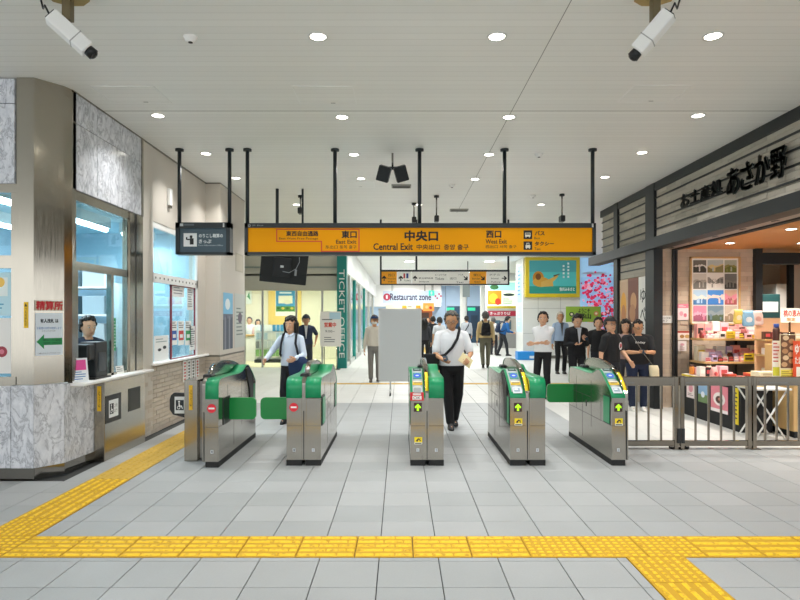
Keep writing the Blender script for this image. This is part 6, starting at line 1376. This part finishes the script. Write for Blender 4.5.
    c.loft([(0, .005, .80, .12 * B, .1 * B), (0, .005, .86, .165 * B + .008, .115 * B + .012), (0, .004, .93, .162 * B + g, .112 * B + g), (0, 0, 1.0, .15 * B + g, .106 * B + g)], pm)
    for sd in (1, -1):
        c.cap(hp[sd], kne[sd], .092 * B, .072 * B, pm)
        c.cap(kne[sd], kne[sd].lerp(ank[sd], .2 if shorts else .93), .07 * B, .062 if not shorts else .075 * B, pm)
    vs, fs = remesh(c, 'trousers', vox); s_ = MB(); s_.add(vs, fs, pm, True); s_.build('shorts' if shorts else 'trousers', t)
    sm_ = mat('shoe_' + shoes.lstrip('#'), shoes, .5)
    for sd in (1, -1):
        a = ank[sd]; s_ = MB(); s_.loft([(0, -.045, -.08, .042, .13), (0, -.045, -.06, .045, .134), (0, -.04, -.045, .042, .125), (0, -.01, -.015, .038, .085), (0, .01, .02, .04, .052), (0, .012, .045, .042, .05)], sm_, 14, power=2.4); s_.build('shoe', t, loc=tuple(a))
    return t, U, HM
def worn(name, label, cat, p, group=None):
    """a separate thing carried by person p, built in that person's own coordinates"""
    o = thing(name, label, cat, tuple(p.location), p.rotation_euler.z, group); o.scale = p.scale; return o
def pack(p, U, col, label):
    o = worn('backpack', label, 'backpack', p); m_ = cloth(col)
    b = MB(); b.loft([(0, .2, 1.0, .13, .07), (0, .2, 1.04, .145, .085), (0, .195, 1.25, .14, .08), (0, .185, 1.36, .12, .065), (0, .18, 1.40, .07, .035)], m_, 18, power=3); b.build('bag', o); MB().loft([(0, .285, 1.04, .1, .02), (0, .29, 1.08, .11, .028), (0, .285, 1.18, .1, .022)], m_, 14, power=3).build('pocket', o)
    for sd in (1, -1): MB().tube([(sd * .08, .13, 1.38), (sd * .1, .05, 1.475), (sd * .11, -.06, 1.44), (sd * .12, -.135, 1.3), (sd * .15, -.1, 1.12), (sd * .16, .05, 1.05), (sd * .12, .14, 1.05)], .019, m_, 8).build('strap', o)
    return o
def phone(p, pos, tilt, label):
    o = worn('phone', label, 'phone', p); MB().cbox(-.036, .036, -.075, .075, -.005, .005, .004, M_BLACK, Matrix.Translation(pos) @ Matrix.Rotation(tilt, 4, 'X')).build('case', o); MB().box(-.032, .032, -.07, .07, .005, .006, mat('phone_screen', '#2c3a46', .1), Matrix.Translation(pos) @ Matrix.Rotation(tilt, 4, 'X')).build('screen', o)
def at(px, Y_): return X(px, Y_)

# man in the white shirt walking through the middle lane
p, U, HM = person('grey-haired man in a white short-sleeved shirt walking through the middle gate lane', at(451.5, 9.05), 9.05, R(4), 1.74, SKIN2, HAIRG, 'short', '#eceef2', 'short', '#131417', '#17171a', 1.1, Lh=(.20, -.28, 1.04), Rh=(-.16, -.28, 1.02), La=(.065, .13, .10), Ra=(-.035, -.12, .08), head=(R(-14), R(14)), lean=R(2), collar=True, glasses=True, vox=.008, pL=(-.6, 0, -.6), pR=(.4, 0, .8), curl=.7)
o = worn('messenger_bag', 'black messenger bag slung across the man in the white shirt', 'bag', p); bk = cloth('#17181b')
MB().cbox(-.42, -.2, -.12, .02, .84, 1.1, .03, bk).build('bag', o); MB().cbox(-.425, -.195, -.135, -.04, .96, 1.105, .02, bk).build('flap', o)
MB().tube([U(q) for q in ((.10, .10, 1.43), (.115, .02, 1.488), (.105, -.07, 1.46), (.06, -.145, 1.33), (-.02, -.165, 1.2), (-.12, -.165, 1.1), (-.22, -.12, 1.06))], .02, bk, 8).build('strap', o)
phone(p, (-.14, -.35, 1.05), R(25), 'phone held low by the man in the white shirt')
o = worn('folded_paper', 'folded cream paper held by the man in the white shirt', 'paper', p); MB().prism([(-.02, -.02), (.14, -.14), (.2, -.02), (.06, .1)], 'y', -.004, .004, cm('#e9d9a8'), Matrix.Translation((.06, -.33, 1.04)) @ Matrix.Rotation(R(-20), 4, 'X')).build('sheet', o)
# woman with backpack straps and folded jacket
p, U, HM = person('woman in a pale blue shirt with a dark bob walking toward the left gates', at(291, 9.5), 9.5, R(-8), 1.66, SKIN, HAIRB, 'bob', '#cfdcec', 'long', '#191b22', '#15151a', .95, Lh=(.16, -.3, 1.06), Rh=(-.34, -.26, 1.04), La=(.08, .10, .10), Ra=(-.08, -.08, .08), head=(R(-8), R(4)), collar=True, vox=.009, curl=.6)
pack(p, U, '#1b1d26', 'dark backpack worn by the woman in the pale blue shirt')
o = worn('folded_jacket', 'navy jacket draped over the arm of the woman in the pale blue shirt', 'jacket', p); nv = cloth('#1d3358')
b = MB(); b.loft([(.2, -.2, .70, .10, .05), (.2, -.2, .78, .16, .07), (.19, -.2, .95, .17, .075), (.18, -.2, 1.05, .15, .08), (.18, -.2, 1.09, .1, .05)], nv, 16, power=2.6); b.build('jacket', o)
# man with navy shirt and cap behind her
person('man in a navy shirt and dark cap standing outside the ticket office', at(306, 16.5), 16.5, R(10), 1.72, SKIN2, HAIRB, 'short', '#243048', 'short', '#2a3038', '#dcdcdc', 1.05, Lh=(.26, .02, .98), Rh=(-.22, -.05, .85), cap='#1b2430', jacket='#dfe2e4', head=(0, R(5)))
# masked man beside the whiteboard
p, U, HM = person('man in pale top, blue cap and white face mask left of the whiteboard', at(374.5, 15.6), 15.6, R(0), 1.70, SKIN2, HAIRG, 'short', '#d3cdc0', 'long', '#7e7c78', '#4a4540', 1.05, Lh=(.26, -.04, .80), Rh=(-.27, -.06, .80), cap='#27406c', mask=True, La=(.09, .08, .09), Ra=(-.09, -.1, .08))
# tan jacket, seen from behind
p, U, HM = person('man in a tan jacket with a black backpack walking away', at(485.5, 19.8), 19.8, R(176), 1.84, SKIN2, HAIRG, 'short', '#d3ba8a', 'long', '#6a6856', '#26241f', 1.05, La=(.08, .12, .1), Ra=(-.08, -.14, .08), Lh=(.26, -.05, .8), Rh=(-.26, .04, .8)); pack(p, U, '#17181c', 'black backpack on the man in the tan jacket')
# blue jacket, bending
p, U, HM = person('person in a blue jacket with a dark pack leaning forward at the far machines', at(502.5, 26), 26, R(100), 1.75, SKIN, HAIRB, 'short', '#1f5c96', 'long', '#23262c', '#1a1a1c', 1.05, lean=R(22), La=(.08, .2, .1), Ra=(-.08, -.2, .08), Lh=(.2, -.4, 1.0), Rh=(-.2, -.4, 1.0), detail=False); pack(p, U, '#1c2a44', 'dark blue pack on the leaning person in the blue jacket')
person('far person in a pale top standing beside the leaning person', at(493.5, 27), 27, R(150), 1.66, SKIN, HAIRG, 'short', '#d8d2c8', 'long', '#2a2a2e', '#1a1a1c', detail=False)
# far walkers
p, U, HM = person('far person in a grey top with a shoulder strap walking away', at(466.5, 27.5), 27.5, R(185), 1.72, SKIN, HAIRB, 'short', '#a8acb2', 'long', '#1c1d22', '#1a1a1c', 1.05, La=(.08, .1, .1), Ra=(-.08, -.12, .08), detail=False)
o = worn('shoulder_bag', 'black shoulder strap bag on the far person in the grey top', 'bag', p); MB().tube([(-.12, 0, 1.47), (-.06, .15, 1.3), (.1, .15, 1.05), (.2, .05, .95)], .022, cloth('#17181b'), 8).build('strap', o); MB().cbox(.16, .26, -.12, .12, .8, 1.0, .02, cloth('#17181b')).build('bag', o)
person('far person in black walking behind the whiteboard', at(433, 24), 24, R(178), 1.70, SKIN, HAIRB, 'short', '#1b1c20', 'long', '#17181c', '#141416', detail=False, La=(.08, .1, .1), Ra=(-.08, -.1, .08))
person('far person in a dark patterned top at the right edge of the whiteboard', at(424.5, 21), 21, R(170), 1.62, SKIN, HAIRB, 'long', '#3a3c44', 'long', '#17181c', '#141416', detail=False)
person('far person in a white top behind the man in the white shirt', at(439.5, 21.5), 21.5, R(185), 1.66, SKIN, HAIRB, 'short', '#d9dde2', 'short', '#2a2c34', '#141416', detail=False)
person('distant person in dark clothes at the end of the corridor', at(428, 36), 36, R(0), 1.66, SKIN, HAIRB, 'short', '#2b2d33', 'long', '#1c1d22', '#141416', detail=False)
# group waiting on the right
p, U, HM = person('young man in a white shirt standing with arms folded behind the gates', at(543, 12.4), 12.4, R(-30), 1.76, SKIN, HAIRB, 'short', '#eef0f2', 'short', '#141519', '#141416', 1.0, Lh=(-.13, -.2, 1.1), Rh=(.1, -.24, 1.12), head=(R(14), 0), collar=True, vox=.009, pL=(0, 1, 0), pR=(0, 1, 0), curl=1.0)
p, U, HM = person('grey-haired man in a light blue overshirt standing by the white pillar', at(560.5, 17.8), 17.8, R(4), 1.80, SKIN2, HAIRW, 'short', '#a9bfdc', 'long', '#17181c', '#17171a', 1.0, jacket='#55585c', Lh=(.26, -.03, .82), Rh=(-.25, -.03, .82))
p, U, HM = person('man in a black suit looking down at his phone', at(576.5, 12.6), 12.6, R(6), 1.73, SKIN, HAIRB, 'short', '#17191d', 'long', '#17191d', '#101012', 1.08, jacket='#c9d0d8', head=(R(-4), R(28)), Lh=(.06, -.28, 1.2), Rh=(-.1, -.2, 1.1), hem=.84, vox=.009, pL=(0, 0, 1), pR=(0, 0, 1)); phone(p, (.05, -.36, 1.24), R(40), 'phone in the hand of the man in the black suit')
p, U, HM = person('person in a black cap and black T-shirt leaning behind the rightmost gate', at(611, 10.3), 10.3, R(40), 1.65, SKIN, HAIRB, 'short', '#16171a', 'short', '#1c2028', '#1a1a1c', 1.1, Lh=(.12, -.3, .95), Rh=(-.3, .02, .85), head=(R(-30), R(-4)), cap='#1a1b20', glasses=True, vox=.009)
s = Sheet(); s.lay = .002; s.ell(0, 0, .05, .07, '#e6e2e0', 14); s.ell(.01, .01, .03, .04, '#b8303a', 12); s.ell(-.015, -.02, .015, .02, '#20202a', 10); s.build('chest_print', p, (.05, -.155, 1.22))
person('woman in a dusty pink top half hidden behind the person in the black cap', at(625.5, 11.5), 11.5, R(-20), 1.60, SKIN, HAIRB, 'long', '#9c8580', 'long', '#3a3c44', '#1a1a1c', 1.05, Lh=(.2, -.25, .98), Rh=(-.2, -.2, .95))
person('person in a black top standing behind the suited man', at(598.5, 13.6), 13.6, R(-10), 1.64, SKIN, HAIRB, 'short', '#16171a', 'short', '#1c2028', '#1a1a1c', 1.05)
p, U, HM = person('woman in a black T-shirt and long navy shorts holding a phone by the black upright', at(637.5, 10.7), 10.7, R(-6), 1.60, SKIN2, HAIRB, 'tied', '#15161a', 'short', '#1b2640', '#e4e2dc', 1.28, Lh=(.05, -.30, 1.13), Rh=(-.05, -.30, 1.13), head=(R(6), R(12)), glasses=True, hem=.88, vox=.009, print_='friday', pL=(0, 0, 1), pR=(0, 0, 1), epole={1: (.9, .4, -.5), -1: (-.9, .4, -.5)}, curl=.6)
phone(p, (.0, -.37, 1.15), R(30), 'phone held by the woman in the black T-shirt')
o = worn('shoulder_bag', 'cream shoulder bag hanging at the hip of the woman in the black T-shirt', 'bag', p); cr = cloth('#e2d6b4'); MB().loft([(.27, -.14, .62, .07, .045), (.27, -.14, .65, .085, .06), (.26, -.14, .82, .09, .055), (.25, -.14, .88, .08, .03)], cr, 16, power=3).build('bag', o); MB().tube([(-.14, .05, 1.45), (-.13, -.06, 1.465), (-.08, -.17, 1.35), (.06, -.205, 1.1), (.2, -.19, .92), (.24, -.15, .87)], .005, cm('#8f8b80'), 6).build('strap', o)
# staff inside the offices
person('office worker in a dark uniform seen through the service window', -3.98, 7.75, R(50), 1.66, SKIN, HAIRB, 'short', '#1c2a3e', 'long', '#1c1f26', '#141416', 1.0, Lh=(.15, -.35, 1.0), Rh=(-.15, -.35, 1.0), lean=R(8))
person('clerk in a white shirt inside the ticket office, left of the pair', X(249.5, 23.55), 23.55, 0, 1.66, SKIN, HAIRB, 'short', '#dfe6ee', 'short', '#23262c', '#141416', detail=False)
person('clerk in a pink and white top inside the ticket office, right of the pair', X(258, 23.55), 23.55, R(20), 1.58, SKIN, HAIRB, 'bob', '#e6c6c8', 'short', '#23262c', '#141416', detail=False)

# ================================================================ labels that would read alike get their place in the row
same = {}
for o in list(COL.objects):
    if o.parent is None and 'label' in o.keys() and 'category' in o.keys(): same.setdefault(o['label'], []).append(o)
for lb_, os_ in same.items():
    if len(os_) < 2: continue
    os_.sort(key=lambda o: (round(o.location.z, 1), o.location.x, o.location.y))
    for k, o in enumerate(os_):
        if k < len(ORD): o['label'] = lb_ + ', ' + ORD[k] + ' from the left'
